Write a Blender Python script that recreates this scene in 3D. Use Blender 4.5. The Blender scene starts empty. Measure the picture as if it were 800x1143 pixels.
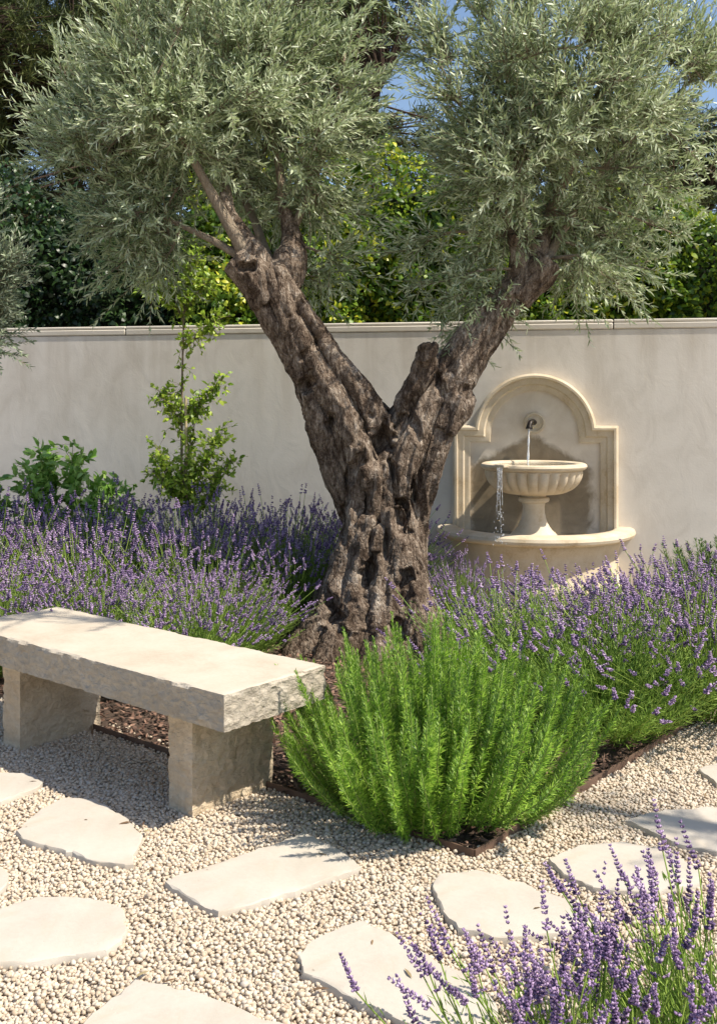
import bpy, math, random
import numpy as np
from mathutils import Vector, Matrix, noise

random.seed(7)
rng = np.random.default_rng(11)
S = bpy.context.scene
COL = S.collection
PI = math.pi
R = math.radians

# ------------------------------------------------------------------ camera, sky, sun
F, HZ, CX, H = 1150.0, 448.0, 400.0, 1.325      # focal length in photo pixels, horizon row, centre column, eye height
cam = bpy.data.cameras.new('camera')
cam_o = bpy.data.objects.new('camera', cam); COL.objects.link(cam_o)
cam_o.location = (0, 0, H); cam_o.rotation_euler = (R(90), 0, 0)
cam.sensor_fit = 'VERTICAL'; cam.sensor_height = 36; cam.lens = F * 36 / 1143
cam.shift_y = -(571.5 - HZ) / 1143
cam.clip_start = 0.05; cam.clip_end = 500
S.camera = cam_o

SUN = Vector((0.93, -0.37, 0)).normalized()
EL = R(54)
sdir = Vector((SUN.x * math.cos(EL), SUN.y * math.cos(EL), math.sin(EL)))
w = bpy.data.worlds.new('World'); S.world = w; w.use_nodes = True
nt = w.node_tree; bg = nt.nodes['Background']
sky = nt.nodes.new('ShaderNodeTexSky'); sky.sky_type = 'NISHITA'; sky.sun_disc = False
sky.sun_elevation = EL; sky.sun_rotation = math.atan2(sdir.x, sdir.y)
sky.altitude = 200; sky.air_density = 1.0; sky.dust_density = 1.2; sky.ozone_density = 1.2
nt.links.new(sky.outputs[0], bg.inputs[0]); bg.inputs[1].default_value = 0.125
sl = bpy.data.lights.new('sun', 'SUN'); sl.energy = 5.0; sl.angle = R(0.53); sl.color = (1.0, 0.92, 0.79)
so = bpy.data.objects.new('sun', sl); COL.objects.link(so)
so.rotation_euler = sdir.to_track_quat('Z', 'Y').to_euler()
S.view_settings.view_transform = 'Standard'; S.view_settings.look = 'None'
S.view_settings.gamma = 1; S.view_settings.exposure = 0.45
S.render.engine = 'CYCLES'
S.cycles.use_denoising = True
S.cycles.max_bounces = 8; S.cycles.diffuse_bounces = 4; S.cycles.transmission_bounces = 6; S.cycles.transparent_max_bounces = 8

# ------------------------------------------------------------------ helpers
def at(u, v, Y): return Vector(((u - CX) / F * Y, Y, H - (v - HZ) / F * Y))
def gnd(u, v, z=0.0):
    Y = F * (H - z) / (v - HZ); return Vector(((u - CX) / F * Y, Y, z))

def mesh_np(V, Fs):
    V = np.asarray(V, dtype=np.float32)
    Fs = [np.asarray(f, dtype=np.int32) for f in Fs if len(f)]
    me = bpy.data.meshes.new('m')
    me.vertices.add(len(V)); me.vertices.foreach_set('co', V.ravel())
    nl = sum(f.size for f in Fs); npoly = sum(len(f) for f in Fs)
    me.loops.add(nl); me.loops.foreach_set('vertex_index', np.concatenate([f.ravel() for f in Fs]))
    me.polygons.add(npoly)
    tot = np.concatenate([np.full(len(f), f.shape[1], np.int32) for f in Fs])
    st = np.concatenate([[0], np.cumsum(tot)[:-1]]).astype(np.int32)
    me.polygons.foreach_set('loop_start', st); me.polygons.foreach_set('loop_total', tot)
    me.update(calc_edges=True)
    return me

SOFT = {'foliage', 'stems', 'flower_spikes', 'branches', 'gravel', 'bark_mulch', 'leaf_litter', 'trunk', 'trunk_raw', 'stem'}
def link(name, me, mat=None, parent=None, smooth=False):
    me.name = name
    if mat is not None:
        me.materials.clear(); me.materials.append(mat)
    me.polygons.foreach_set('use_smooth', np.ones(len(me.polygons), bool))
    if name not in SOFT: me.set_sharp_from_angle(angle=R(38 if smooth else 24))
    o = bpy.data.objects.new(name, me); COL.objects.link(o)
    if parent is not None: o.parent = parent
    return o

class MB:
    """collects vertices and faces of ONE mesh"""
    def __init__(s): s.V = []; s.F = {}; s.n = 0
    def add(s, V, Fs):
        V = np.asarray(V, float).reshape(-1, 3)
        for f in Fs:
            f = np.asarray(f, dtype=np.int64)
            if f.size: s.F.setdefault(f.shape[1], []).append(f + s.n)
        s.V.append(V); s.n += len(V)
        return s
    def build(s, name, mat, parent=None, smooth=False):
        return link(name, s.mesh(), mat, parent, smooth)
    def mesh(s):
        return mesh_np(np.concatenate(s.V), [np.concatenate(x) for x in s.F.values()])

def tag(o, label=None, cat=None, group=None, kind=None):
    if label: o['label'] = label
    if cat: o['category'] = cat
    if group: o['group'] = group
    if kind: o['kind'] = kind
    return o

def empty(name, loc, rz=0):
    o = bpy.data.objects.new(name, None); COL.objects.link(o); o.location = loc; o.rotation_euler = (0, 0, rz)
    o.empty_display_size = 0.1
    return o

def copy_tree(o, parent=None):
    c = o.copy(); COL.objects.link(c); c.parent = parent
    for ch in [x for x in bpy.data.objects if x.parent == o]: copy_tree(ch, c)
    return c

def unit(a): return a / np.maximum(np.linalg.norm(a, axis=-1, keepdims=True), 1e-9)

def tubes(P, Rd, k=5, cap=True):
    """P (n,s,3) polylines, Rd (n,s) radii -> V, faces"""
    P = np.asarray(P, float); Rd = np.asarray(Rd, float)
    if P.ndim == 2: P = P[None]; Rd = Rd[None]
    n, s, _ = P.shape
    T = unit(np.gradient(P, axis=1))
    ref = np.where(np.abs(T[:, :1, 0:1]) < 0.7, np.array([[[1., 0.02, 0.03]]]), np.array([[[0.02, 1., 0.05]]]))
    ref = np.broadcast_to(ref, T.shape)
    A = unit(np.cross(T, ref)); B = np.cross(T, A)
    th = np.linspace(0, 2 * PI, k, endpoint=False)
    V = P[:, :, None] + Rd[:, :, None, None] * (np.cos(th)[None, None, :, None] * A[:, :, None] + np.sin(th)[None, None, :, None] * B[:, :, None])
    idx = np.arange(n * s * k).reshape(n, s, k)
    a = idx[:, :-1]; b = idx[:, 1:]
    q = np.stack([a, np.roll(a, -1, 2), np.roll(b, -1, 2), b], -1).reshape(-1, 4)
    Fs = [q]
    if cap: Fs += [idx[:, 0, ::-1], idx[:, -1, :]]
    return V.reshape(-1, 3), Fs

def leaves(O, D, N, L, W, six=True, bend=0.0):
    """flat slightly folded leaves; O,D,N (n,3), L,W (n,)"""
    D = unit(D); Sd = unit(np.cross(D, N)); N = np.cross(Sd, D)
    L = np.broadcast_to(np.asarray(L, float), len(O))[:, None]; W = np.broadcast_to(np.asarray(W, float), len(O))[:, None]
    n = len(O)
    if six:
        rows = [O, O + D * L * .33 + Sd * W * .5 + N * W * .18, O + D * L * .33 - Sd * W * .5 + N * W * .18,
                O + D * L * .7 + Sd * W * .38 + N * (W * .15 - L * bend), O + D * L * .7 - Sd * W * .38 + N * (W * .15 - L * bend), O + D * L - N * L * bend * 2.2]
        V = np.stack(rows, 1).reshape(-1, 3); i = np.arange(n)[:, None] * 6
        return V, [i + np.array([[0, 2, 1]]), i + np.array([[1, 2, 4, 3]]), i + np.array([[3, 4, 5]])]
    rows = [O, O + D * L * .45 + Sd * W * .5, O + D * L, O + D * L * .45 - Sd * W * .5]
    V = np.stack(rows, 1).reshape(-1, 3); i = np.arange(n)[:, None] * 4
    return V, [i + np.array([[0, 1, 2, 3]])]

def rand_dir(n):
    return unit(rng.normal(size=(n, 3)))

def catmull(P, m):
    P = np.asarray(P, float); n = len(P)
    Q = np.vstack([2 * P[0] - P[1], P, 2 * P[-1] - P[-2]])
    t = np.linspace(0, n - 1, m); i = np.minimum(t.astype(int), n - 2); f = (t - i)[:, None]
    p0, p1, p2, p3 = Q[i], Q[i + 1], Q[i + 2], Q[i + 3]
    return .5 * ((2 * p1) + (-p0 + p2) * f + (2 * p0 - 5 * p1 + 4 * p2 - p3) * f ** 2 + (-p0 + 3 * p1 - 3 * p2 + p3) * f ** 3)

def box(c0, c1):
    x0, y0, z0 = c0; x1, y1, z1 = c1
    V = [(x0, y0, z0), (x1, y0, z0), (x1, y1, z0), (x0, y1, z0), (x0, y0, z1), (x1, y0, z1), (x1, y1, z1), (x0, y1, z1)]
    return V, [np.array([(0, 3, 2, 1), (4, 5, 6, 7), (0, 1, 5, 4), (1, 2, 6, 5), (2, 3, 7, 6), (3, 0, 4, 7)])]

def lathe(prof, k=64, a0=0, a1=2 * PI, fr=None):
    """prof list of (r,z); fr(theta, r, z, i) -> r"""
    full = abs((a1 - a0) - 2 * PI) < 1e-6
    th = np.linspace(a0, a1, k, endpoint=not full)
    V = []
    for i, (r, z) in enumerate(prof):
        rr = np.full(k, r) if fr is None else fr(th, r, z, i)
        V.append(np.stack([rr * np.cos(th), rr * np.sin(th), np.full(k, z)], 1))
    V = np.concatenate(V); m = len(prof); idx = np.arange(m * k).reshape(m, k)
    a, b = idx[:-1], idx[1:]
    if full: q = np.stack([a, np.roll(a, -1, 1), np.roll(b, -1, 1), b], -1)
    else: q = np.stack([a[:, :-1], a[:, 1:], b[:, 1:], b[:, :-1]], -1)
    return V, [q.reshape(-1, 4)]

# ------------------------------------------------------------------ materials
def new_mat(name):
    m = bpy.data.materials.new(name); m.use_nodes = True
    t = m.node_tree; b = t.nodes['Principled BSDF']; return m, t, b

def ramp(t, fac, stops):
    r = t.nodes.new('ShaderNodeValToRGB'); e = r.color_ramp.elements
    while len(e) > 1: e.remove(e[0])
    e[0].position = stops[0][0]; e[0].color = (*stops[0][1], 1)
    for p, c in stops[1:]:
        x = e.new(p); x.color = (*c, 1)
    t.links.new(fac, r.inputs[0]); return r.outputs[0]

def ntex(t, scale, detail=6, rough=.6, vec=None, dist=0.0):
    n = t.nodes.new('ShaderNodeTexNoise'); n.inputs['Scale'].default_value = scale
    n.inputs['Detail'].default_value = detail; n.inputs['Roughness'].default_value = rough; n.inputs['Distortion'].default_value = dist
    if vec is not None: t.links.new(vec, n.inputs['Vector'])
    return n.outputs['Fac']

def mapping(t, scale=(1, 1, 1), src='Object'):
    tc = t.nodes.new('ShaderNodeTexCoord'); mp = t.nodes.new('ShaderNodeMapping')
    mp.inputs['Scale'].default_value = scale; t.links.new(tc.outputs[src], mp.inputs[0]); return mp.outputs[0]

def math_n(t, op, a, b=None, clamp=False):
    n = t.nodes.new('ShaderNodeMath'); n.operation = op; n.use_clamp = clamp
    for i, x in enumerate((a, b)):
        if x is None: continue
        if isinstance(x, (int, float)): n.inputs[i].default_value = x
        else: t.links.new(x, n.inputs[i])
    return n.outputs[0]

def mixc(t, fac, a, b, mode='MIX'):
    n = t.nodes.new('ShaderNodeMix'); n.data_type = 'RGBA'; n.blend_type = mode
    if isinstance(fac, (int, float)): n.inputs[0].default_value = fac
    else: t.links.new(fac, n.inputs[0])
    for i, x in ((6, a), (7, b)):
        if isinstance(x, tuple): n.inputs[i].default_value = (*x, 1)
        else: t.links.new(x, n.inputs[i])
    return n.outputs[2]

def bump(t, b, h, strength=.5, dist=.01, prev=None):
    n = t.nodes.new('ShaderNodeBump'); n.inputs['Strength'].default_value = strength; n.inputs['Distance'].default_value = dist
    t.links.new(h, n.inputs['Height'])
    if prev is not None: t.links.new(prev, n.inputs['Normal'])
    t.links.new(n.outputs[0], b.inputs['Normal']); return n.outputs[0]

def leaf_mat(name, stops, rough=.5, trans=.3, tcol=None, spec=.4, clump=2.5):
    m, t, b = new_mat(name)
    g = t.nodes.new('ShaderNodeNewGeometry')
    cl = ntex(t, clump, 2, .5, mapping(t))
    cl = math_n(t, 'MULTIPLY', math_n(t, 'SUBTRACT', cl, .5), 1.1)
    f = math_n(t, 'ADD', g.outputs['Random Per Island'], cl, clamp=True)
    c = ramp(t, f, stops)
    t.links.new(c, b.inputs['Base Color']); b.inputs['Roughness'].default_value = rough
    b.inputs['Specular IOR Level'].default_value = spec
    tr = t.nodes.new('ShaderNodeBsdfTranslucent')
    if tcol: t.links.new(mixc(t, .5, c, tcol), tr.inputs[0])
    else: t.links.new(c, tr.inputs[0])
    mx = t.nodes.new('ShaderNodeMixShader'); mx.inputs[0].default_value = trans
    t.links.new(b.outputs[0], mx.inputs[1]); t.links.new(tr.outputs[0], mx.inputs[2])
    t.links.new(mx.outputs[0], t.nodes['Material Output'].inputs[0])
    return m

def stone_mat(name, stops=None, nscale=6, rough=.85, bs=.4, bd=.006, fine=90, pits=True, chips=0, dots=False):
    m, t, b = new_mat(name)
    v = mapping(t)
    n1 = ntex(t, nscale, 8, .62, v, .3); n2 = ntex(t, fine, 4, .6, v)
    f = math_n(t, 'ADD', math_n(t, 'MULTIPLY', n1, .75), math_n(t, 'MULTIPLY', n2, .25))
    c = ramp(t, f, stops); t.links.new(c, b.inputs['Base Color']); b.inputs['Roughness'].default_value = rough
    b.inputs['Specular IOR Level'].default_value = .25
    h = math_n(t, 'ADD', n1, math_n(t, 'MULTIPLY', n2, .35))
    if pits:
        vo = t.nodes.new('ShaderNodeTexVoronoi'); vo.inputs['Scale'].default_value = fine * .5; t.links.new(v, vo.inputs['Vector'])
        p = ramp(t, vo.outputs['Distance'], [(0.0, (0, 0, 0)), (.16, (1, 1, 1))])
        h = math_n(t, 'ADD', h, math_n(t, 'MULTIPLY', p, .4))
    if dots:       # pinholes and brown specks in the limestone
        vd_ = t.nodes.new('ShaderNodeTexVoronoi'); vd_.inputs['Scale'].default_value = 16; t.links.new(mixc(t, .03, v, ntex(t, 60, 2, .5, v)), vd_.inputs['Vector'])
        dk = ramp(t, vd_.outputs['Distance'], [(.05, (1, 1, 1)), (.10, (0, 0, 0))])
        pick = ramp(t, vd_.outputs['Color'], [(.50, (0, 0, 0)), (.52, (1, 1, 1))]); dm = math_n(t, 'MULTIPLY', dk, pick)
        st_ = ntex(t, 3.2, 7, .7, v, 1.5); sm_ = ramp(t, st_, [(.50, (0, 0, 0)), (.68, (1, 1, 1))])
        c = mixc(t, math_n(t, 'MULTIPLY', sm_, .5), c, (.46, .38, .28)); c = mixc(t, dm, c, (.14, .10, .07)); t.links.new(c, b.inputs['Base Color'])
        h = math_n(t, 'SUBTRACT', h, math_n(t, 'MULTIPLY', dm, 1.5))
    nb_ = bump(t, b, h, bs, bd)
    if chips:      # hewn facets on everything but the dressed top
        vc = t.nodes.new('ShaderNodeTexVoronoi'); vc.inputs['Scale'].default_value = 26; vc.inputs['Randomness'].default_value = 1
        wv = ntex(t, 9, 3, .5, v); mxv = mixc(t, .12, v, wv); t.links.new(mxv, vc.inputs['Vector'])
        rg = ntex(t, 34, 6, .7, mapping(t, (1, 1, 1.8)), .8)
        g = t.nodes.new('ShaderNodeNewGeometry'); sp = t.nodes.new('ShaderNodeSeparateXYZ'); t.links.new(g.outputs['True Normal'], sp.inputs[0])
        mk = ramp(t, math_n(t, 'ABSOLUTE', sp.outputs[2]), [(.55, (1, 1, 1)), (.8, (0, 0, 0))])
        hh = math_n(t, 'MULTIPLY', math_n(t, 'ADD', vc.outputs['Distance'], rg), mk)
        bump(t, b, hh, .9, chips, nb_)
    return m

def plain(name, col, rough=.6, metal=0.0):
    m, t, b = new_mat(name)
    n = ntex(t, 14, 5, .6, mapping(t))
    c = ramp(t, n, [(.3, tuple(x * .75 for x in col)), (.7, tuple(min(1, x * 1.2) for x in col))])
    t.links.new(c, b.inputs['Base Color']); b.inputs['Roughness'].default_value = rough; b.inputs['Metallic'].default_value = metal
    bump(t, b, n, .2, .003); return m

M = {}
M['olive'] = leaf_mat('olive_leaf', [(0, (0.161, 0.209, 0.105)), (0.4, (0.382, 0.455, 0.259)), (0.75, (0.579, 0.653, 0.419)), (1, (0.763, 0.825, 0.616))], .4, .36, (.25, .32, .08), .5)
M['olive2'] = leaf_mat('pale_olive_leaf', [(0, (.15, .20, .12)), (.5, (.33, .40, .25)), (1, (.55, .60, .44))], .5, .2, None, .4)
M['rosemary'] = leaf_mat('rosemary_needle', [(0, (0.056, 0.134, 0.017)), (0.45, (0.202, 0.381, 0.034)), (1, (0.47, 0.672, 0.101))], .45, .34, (.22, .42, .05), .4, 5)
M['rosemary_dark'] = leaf_mat('dark_needle', [(0, (.03, .07, .02)), (1, (.12, .22, .05))], .5, .25, None, .4, 5)
M['lav_green'] = leaf_mat('lavender_green', [(0, (0.084, 0.156, 0.03)), (0.5, (0.216, 0.348, 0.06)), (1, (0.396, 0.54, 0.12))], .55, .3, (.22, .38, .06), .3, 4)
M['lav_stem'] = leaf_mat('lavender_stem', [(0, (.18, .30, .05)), (1, (.42, .55, .12))], .6, .25, None, .3, 4)
M['lav_flower'] = leaf_mat('lavender_flower', [(0, (0.105, 0.069, 0.157)), (0.45, (0.303, 0.202, 0.375)), (0.8, (0.513, 0.37, 0.571)), (1, (0.723, 0.571, 0.75))], .7, .2, None, .2, 4)
M['hedge_shaded'] = leaf_mat('hedge_leaf_shaded', [(0, (.010, .024, .008)), (.6, (.024, .055, .014)), (1, (.05, .10, .025))], .4, .15, None, .4, 1.2)  # left hedge: shade from the trees is painted into the leaf colour
M['hedge_lit'] = leaf_mat('hedge_leaf_sunlit', [(0, (.03, .07, .01)), (.45, (.08, .17, .018)), (.8, (.24, .36, .03)), (1, (.60, .60, .05))], .4, .35, (.3, .4, .03), .4, 1.6)  # same hedge further right, sunlight painted into its leaf colour
M['young'] = leaf_mat('young_leaf', [(0, (.12, .22, .02)), (.5, (.30, .44, .05)), (1, (.52, .62, .10))], .4, .35, (.35, .5, .05), .4, 5)
M['shrub'] = leaf_mat('shrub_leaf', [(0, (.09, .20, .03)), (.5, (.22, .42, .07)), (1, (.42, .60, .16))], .35, .3, (.25, .45, .05), .5, 4)
M['pine'] = leaf_mat('pine_needle', [(0, (.022, .034, .010)), (.6, (.06, .085, .022)), (1, (.15, .17, .05))], .5, .25, None, .3, .6)
M['bench'] = stone_mat('bench_limestone', [(0.25, (0.409, 0.339, 0.256)), (0.5, (0.521, 0.456, 0.363)), (0.75, (0.586, 0.53, 0.446))], 5, .85, .35, .004, chips=.022)
M['hewn'] = stone_mat('hewn_limestone', [(.25, (.46, .35, .23)), (.5, (.64, .52, .37)), (.75, (.76, .66, .51))], 9, .9, .8, .010, chips=.016)
M['paver'] = stone_mat('paver_stone', dots=True, stops= [(0.25, (0.423, 0.378, 0.315)), (0.5, (0.508, 0.459, 0.392)), (0.75, (0.567, 0.522, 0.45))], nscale=4, rough=.85, bs=.35, bd=.004)
M['fount'] = stone_mat('fountain_stone', [(.28, (.40, .29, .17)), (.45, (.58, .48, .34)), (.72, (.70, .62, .50))], 7, .8, .3, .004)
M['coping'] = stone_mat('coping_stone', [(.25, (.52, .47, .39)), (.75, (.68, .63, .55))], 3, .85, .3, .004)

def pebble_mat():
    m, t, b = new_mat('pebble')
    g = t.nodes.new('ShaderNodeNewGeometry')
    c = ramp(t, g.outputs['Random Per Island'], [(0, (.42, .31, .20)), (.2, (.51, .405, .285)), (.55, (.59, .485, .36)), (.85, (.66, .565, .44)), (1, (.50, .44, .37))])
    n = ntex(t, 160, 3, .6, mapping(t))
    c = mixc(t, .25, c, ramp(t, n, [(.3, (.3, .24, .18)), (.7, (.85, .8, .72))]))
    t.links.new(c, b.inputs['Base Color']); b.inputs['Roughness'].default_value = .85; b.inputs['Specular IOR Level'].default_value = .25
    bump(t, b, n, .5, .002); return m
M['pebble'] = pebble_mat()

def ground_mat():
    m, t, b = new_mat('gravel_ground')
    v = mapping(t)
    vo = t.nodes.new('ShaderNodeTexVoronoi'); vo.inputs['Scale'].default_value = 75; t.links.new(v, vo.inputs['Vector'])
    c = ramp(t, vo.outputs['Color'], [(0, (.34, .265, .19)), (.5, (.5, .42, .32)), (1, (.62, .54, .43))])
    t.links.new(c, b.inputs['Base Color']); b.inputs['Roughness'].default_value = .95
    inv = math_n(t, 'SUBTRACT', 1.0, vo.outputs['Distance']); bump(t, b, inv, 1, .008); return m
M['ground'] = ground_mat()

def soil_mat():
    m, t, b = new_mat('soil')
    n = ntex(t, 45, 8, .7, mapping(t))
    c = ramp(t, n, [(.3, (.05, .032, .022)), (.7, (.13, .085, .06))]); t.links.new(c, b.inputs['Base Color'])
    b.inputs['Roughness'].default_value = .95; bump(t, b, n, 1, .02); return m
M['soil'] = soil_mat()
def chip_mat():
    m, t, b = new_mat('bark_chip')
    g = t.nodes.new('ShaderNodeNewGeometry')
    c = ramp(t, g.outputs['Random Per Island'], [(0, (.05, .03, .022)), (.5, (.14, .075, .05)), (1, (.28, .17, .12))])
    t.links.new(c, b.inputs['Base Color']); b.inputs['Roughness'].default_value = .9; return m
M['chip'] = chip_mat()

def wall_mat():
    m, t, b = new_mat('stucco')
    v = mapping(t, (1, 1, 1))
    big = ntex(t, 1.3, 7, .62, v, .6); mid = ntex(t, 6, 6, .65, mapping(t, (1, 1, .6)), .8); fine = ntex(t, 70, 4, .6, v)
    f = math_n(t, 'ADD', math_n(t, 'MULTIPLY', big, .6), math_n(t, 'MULTIPLY', mid, .4))
    c = ramp(t, f, [(.3, (.56, .51, .44)), (.5, (.70, .65, .58)), (.7, (.77, .72, .65))])
    dr = ntex(t, 5, 5, .6, mapping(t, (1, 1, .09))); sz = t.nodes.new('ShaderNodeSeparateXYZ'); t.links.new(v, sz.inputs[0])
    top = t.nodes.new('ShaderNodeMapRange'); t.links.new(sz.outputs[2], top.inputs[0]); top.inputs[1].default_value = .9; top.inputs[2].default_value = 1.82; top.inputs[3].default_value = 0; top.inputs[4].default_value = .5
    low = t.nodes.new('ShaderNodeMapRange'); t.links.new(sz.outputs[2], low.inputs[0]); low.inputs[1].default_value = .35; low.inputs[2].default_value = 0; low.inputs[3].default_value = 0; low.inputs[4].default_value = .45
    sk = math_n(t, 'MULTIPLY', ramp(t, dr, [(.48, (0, 0, 0)), (.66, (1, 1, 1))]), top.outputs[0])
    c = mixc(t, sk, c, (.46, .40, .32)); c = mixc(t, math_n(t, 'MULTIPLY', low.outputs[0], mid), c, (.26, .20, .14))
    t.links.new(c, b.inputs['Base Color']); b.inputs['Roughness'].default_value = .9; b.inputs['Specular IOR Level'].default_value = .2
    h = math_n(t, 'ADD', math_n(t, 'MULTIPLY', mid, 1.0), math_n(t, 'MULTIPLY', fine, .25))
    bump(t, b, h, .22, .010); return m
M['wall'] = wall_mat()

def panel_mat():
    """niche plaster with a damp stain of its own shape around the spout and bowl"""
    m, t, b = new_mat('niche_plaster')
    v = mapping(t)
    sp = t.nodes.new('ShaderNodeSeparateXYZ'); t.links.new(v, sp.inputs[0])
    n = ntex(t, 7, 6, .65, v, .5)
    ax = math_n(t, 'ABSOLUTE', math_n(t, 'ADD', sp.outputs[0], .03))
    d = math_n(t, 'SUBTRACT', math_n(t, 'ADD', sp.outputs[2], math_n(t, 'MULTIPLY', ax, .55)), 1.09)   # upper edge of the stain
    d = math_n(t, 'ADD', d, math_n(t, 'MULTIPLY', math_n(t, 'SUBTRACT', n, .5), .12))
    mr = t.nodes.new('ShaderNodeMapRange'); t.links.new(d, mr.inputs[0]); mr.inputs[1].default_value = -.02; mr.inputs[2].default_value = .025
    mr.inputs[3].default_value = 1; mr.inputs[4].default_value = 0
    ex = math_n(t, 'SUBTRACT', math_n(t, 'ADD', ax, math_n(t, 'MULTIPLY', math_n(t, 'SUBTRACT', n, .5), .15)), .42)
    mr2 = t.nodes.new('ShaderNodeMapRange'); t.links.new(ex, mr2.inputs[0]); mr2.inputs[1].default_value = -.03; mr2.inputs[2].default_value = .03
    mr2.inputs[3].default_value = 1; mr2.inputs[4].default_value = 0
    mask = math_n(t, 'MULTIPLY', mr.outputs[0], mr2.outputs[0])
    dry = ramp(t, n, [(.3, (.60, .51, .40)), (.7, (.74, .66, .55))]); wet = ramp(t, n, [(.3, (.21, .16, .10)), (.7, (.36, .285, .19))])
    t.links.new(mixc(t, mask, dry, wet), b.inputs['Base Color']); b.inputs['Roughness'].default_value = .7
    bump(t, b, n, .3, .006); return m
M['panel'] = panel_mat()

def bark_mat(name, cs):
    m, t, b = new_mat(name)
    v = mapping(t, (1, 1, .35)); n1 = ntex(t, 22, 10, .7, v, 1.2); n2 = ntex(t, 5, 4, .6, mapping(t)); n3 = ntex(t, 110, 5, .7, mapping(t, (1, 1, .6)))
    f = math_n(t, 'ADD', math_n(t, 'MULTIPLY', n1, .5), math_n(t, 'ADD', math_n(t, 'MULTIPLY', n2, .25), math_n(t, 'MULTIPLY', n3, .25)))
    c = ramp(t, f, cs); t.links.new(c, b.inputs['Base Color']); b.inputs['Roughness'].default_value = .9; b.inputs['Specular IOR Level'].default_value = .2
    vo = t.nodes.new('ShaderNodeTexVoronoi'); vo.feature = 'DISTANCE_TO_EDGE'; vo.inputs['Scale'].default_value = 48
    t.links.new(mapping(t, (1, 1, .45)), vo.inputs['Vector'])
    cr = ramp(t, vo.outputs['Distance'], [(0, (0, 0, 0)), (.12, (1, 1, 1))])
    h = math_n(t, 'ADD', math_n(t, 'ADD', n1, math_n(t, 'MULTIPLY', n3, .5)), math_n(t, 'MULTIPLY', cr, .25))
    bump(t, b, h, .9, .022); return m
M['bark'] = bark_mat('olive_bark', [(.38, (.025, .015, .009)), (.465, (.095, .065, .045)), (.54, (.26, .20, .15)), (.63, (.58, .50, .41))])
M['branch'] = bark_mat('branch_bark', [(.3, (.20, .15, .10)), (.7, (.40, .33, .25))])
M['pinebark'] = bark_mat('pine_bark', [(.3, (.03, .02, .014)), (.7, (.10, .065, .045))])
M['iron'] = plain('dark_bronze', (.03, .025, .022), .45, .7)
M['rust'] = plain('weathered_steel', (.16, .10, .07), .7, .3)
M['cane'] = plain('bamboo_cane', (.52, .42, .26), .6)
def water_mat(name, col, rough):
    m, t, b = new_mat(name)
    b.inputs['Base Color'].default_value = (*col, 1); b.inputs['Transmission Weight'].default_value = 1
    b.inputs['IOR'].default_value = 1.33; b.inputs['Roughness'].default_value = rough
    n = ntex(t, 22, 4, .6, mapping(t)); bump(t, b, n, .4, .01); return m
M['water'] = water_mat('pool_water', (.55, .6, .45), .03)
M['stream'] = water_mat('falling_water', (.95, .97, 1), .12); M['stream'].node_tree.nodes['Principled BSDF'].inputs['Transmission Weight'].default_value = .55

# ------------------------------------------------------------------ ground, path, bed
o = MB().add([(-60, -30, 0), (60, -30, 0), (60, 150, 0), (-60, 150, 0)], [[(0, 1, 2, 3)]]).build('ground', M['ground'])
tag(o, kind='structure')

A = np.array([-.77, .64]); A /= np.linalg.norm(A)
B = np.array([.64, .77]); B /= np.linalg.norm(B)
C0 = np.array([.335, 2.965])
bed = [tuple(C0), tuple(C0 + B * 2.2), (1.75, 5.25), (.95, 5.45), (.62, 5.75), (.55, 7.38), (-7, 8.8), tuple(C0 + A * 8.5)]
def inside(P, poly):
    P = np.asarray(P); r = np.zeros(len(P), bool); n = len(poly)
    for i in range(n):
        x0, y0 = poly[i]; x1, y1 = poly[(i + 1) % n]
        c = ((y0 > P[:, 1]) != (y1 > P[:, 1])) & (P[:, 0] < (x1 - x0) * (P[:, 1] - y0) / (y1 - y0 + 1e-12) + x0)
        r ^= c
    return r
nb = len(bed)
o = MB().add([(x, y, .006) for x, y in bed], [[tuple(range(nb))]]).build('planting_bed', M['soil'])
tag(o, kind='structure')

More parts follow.
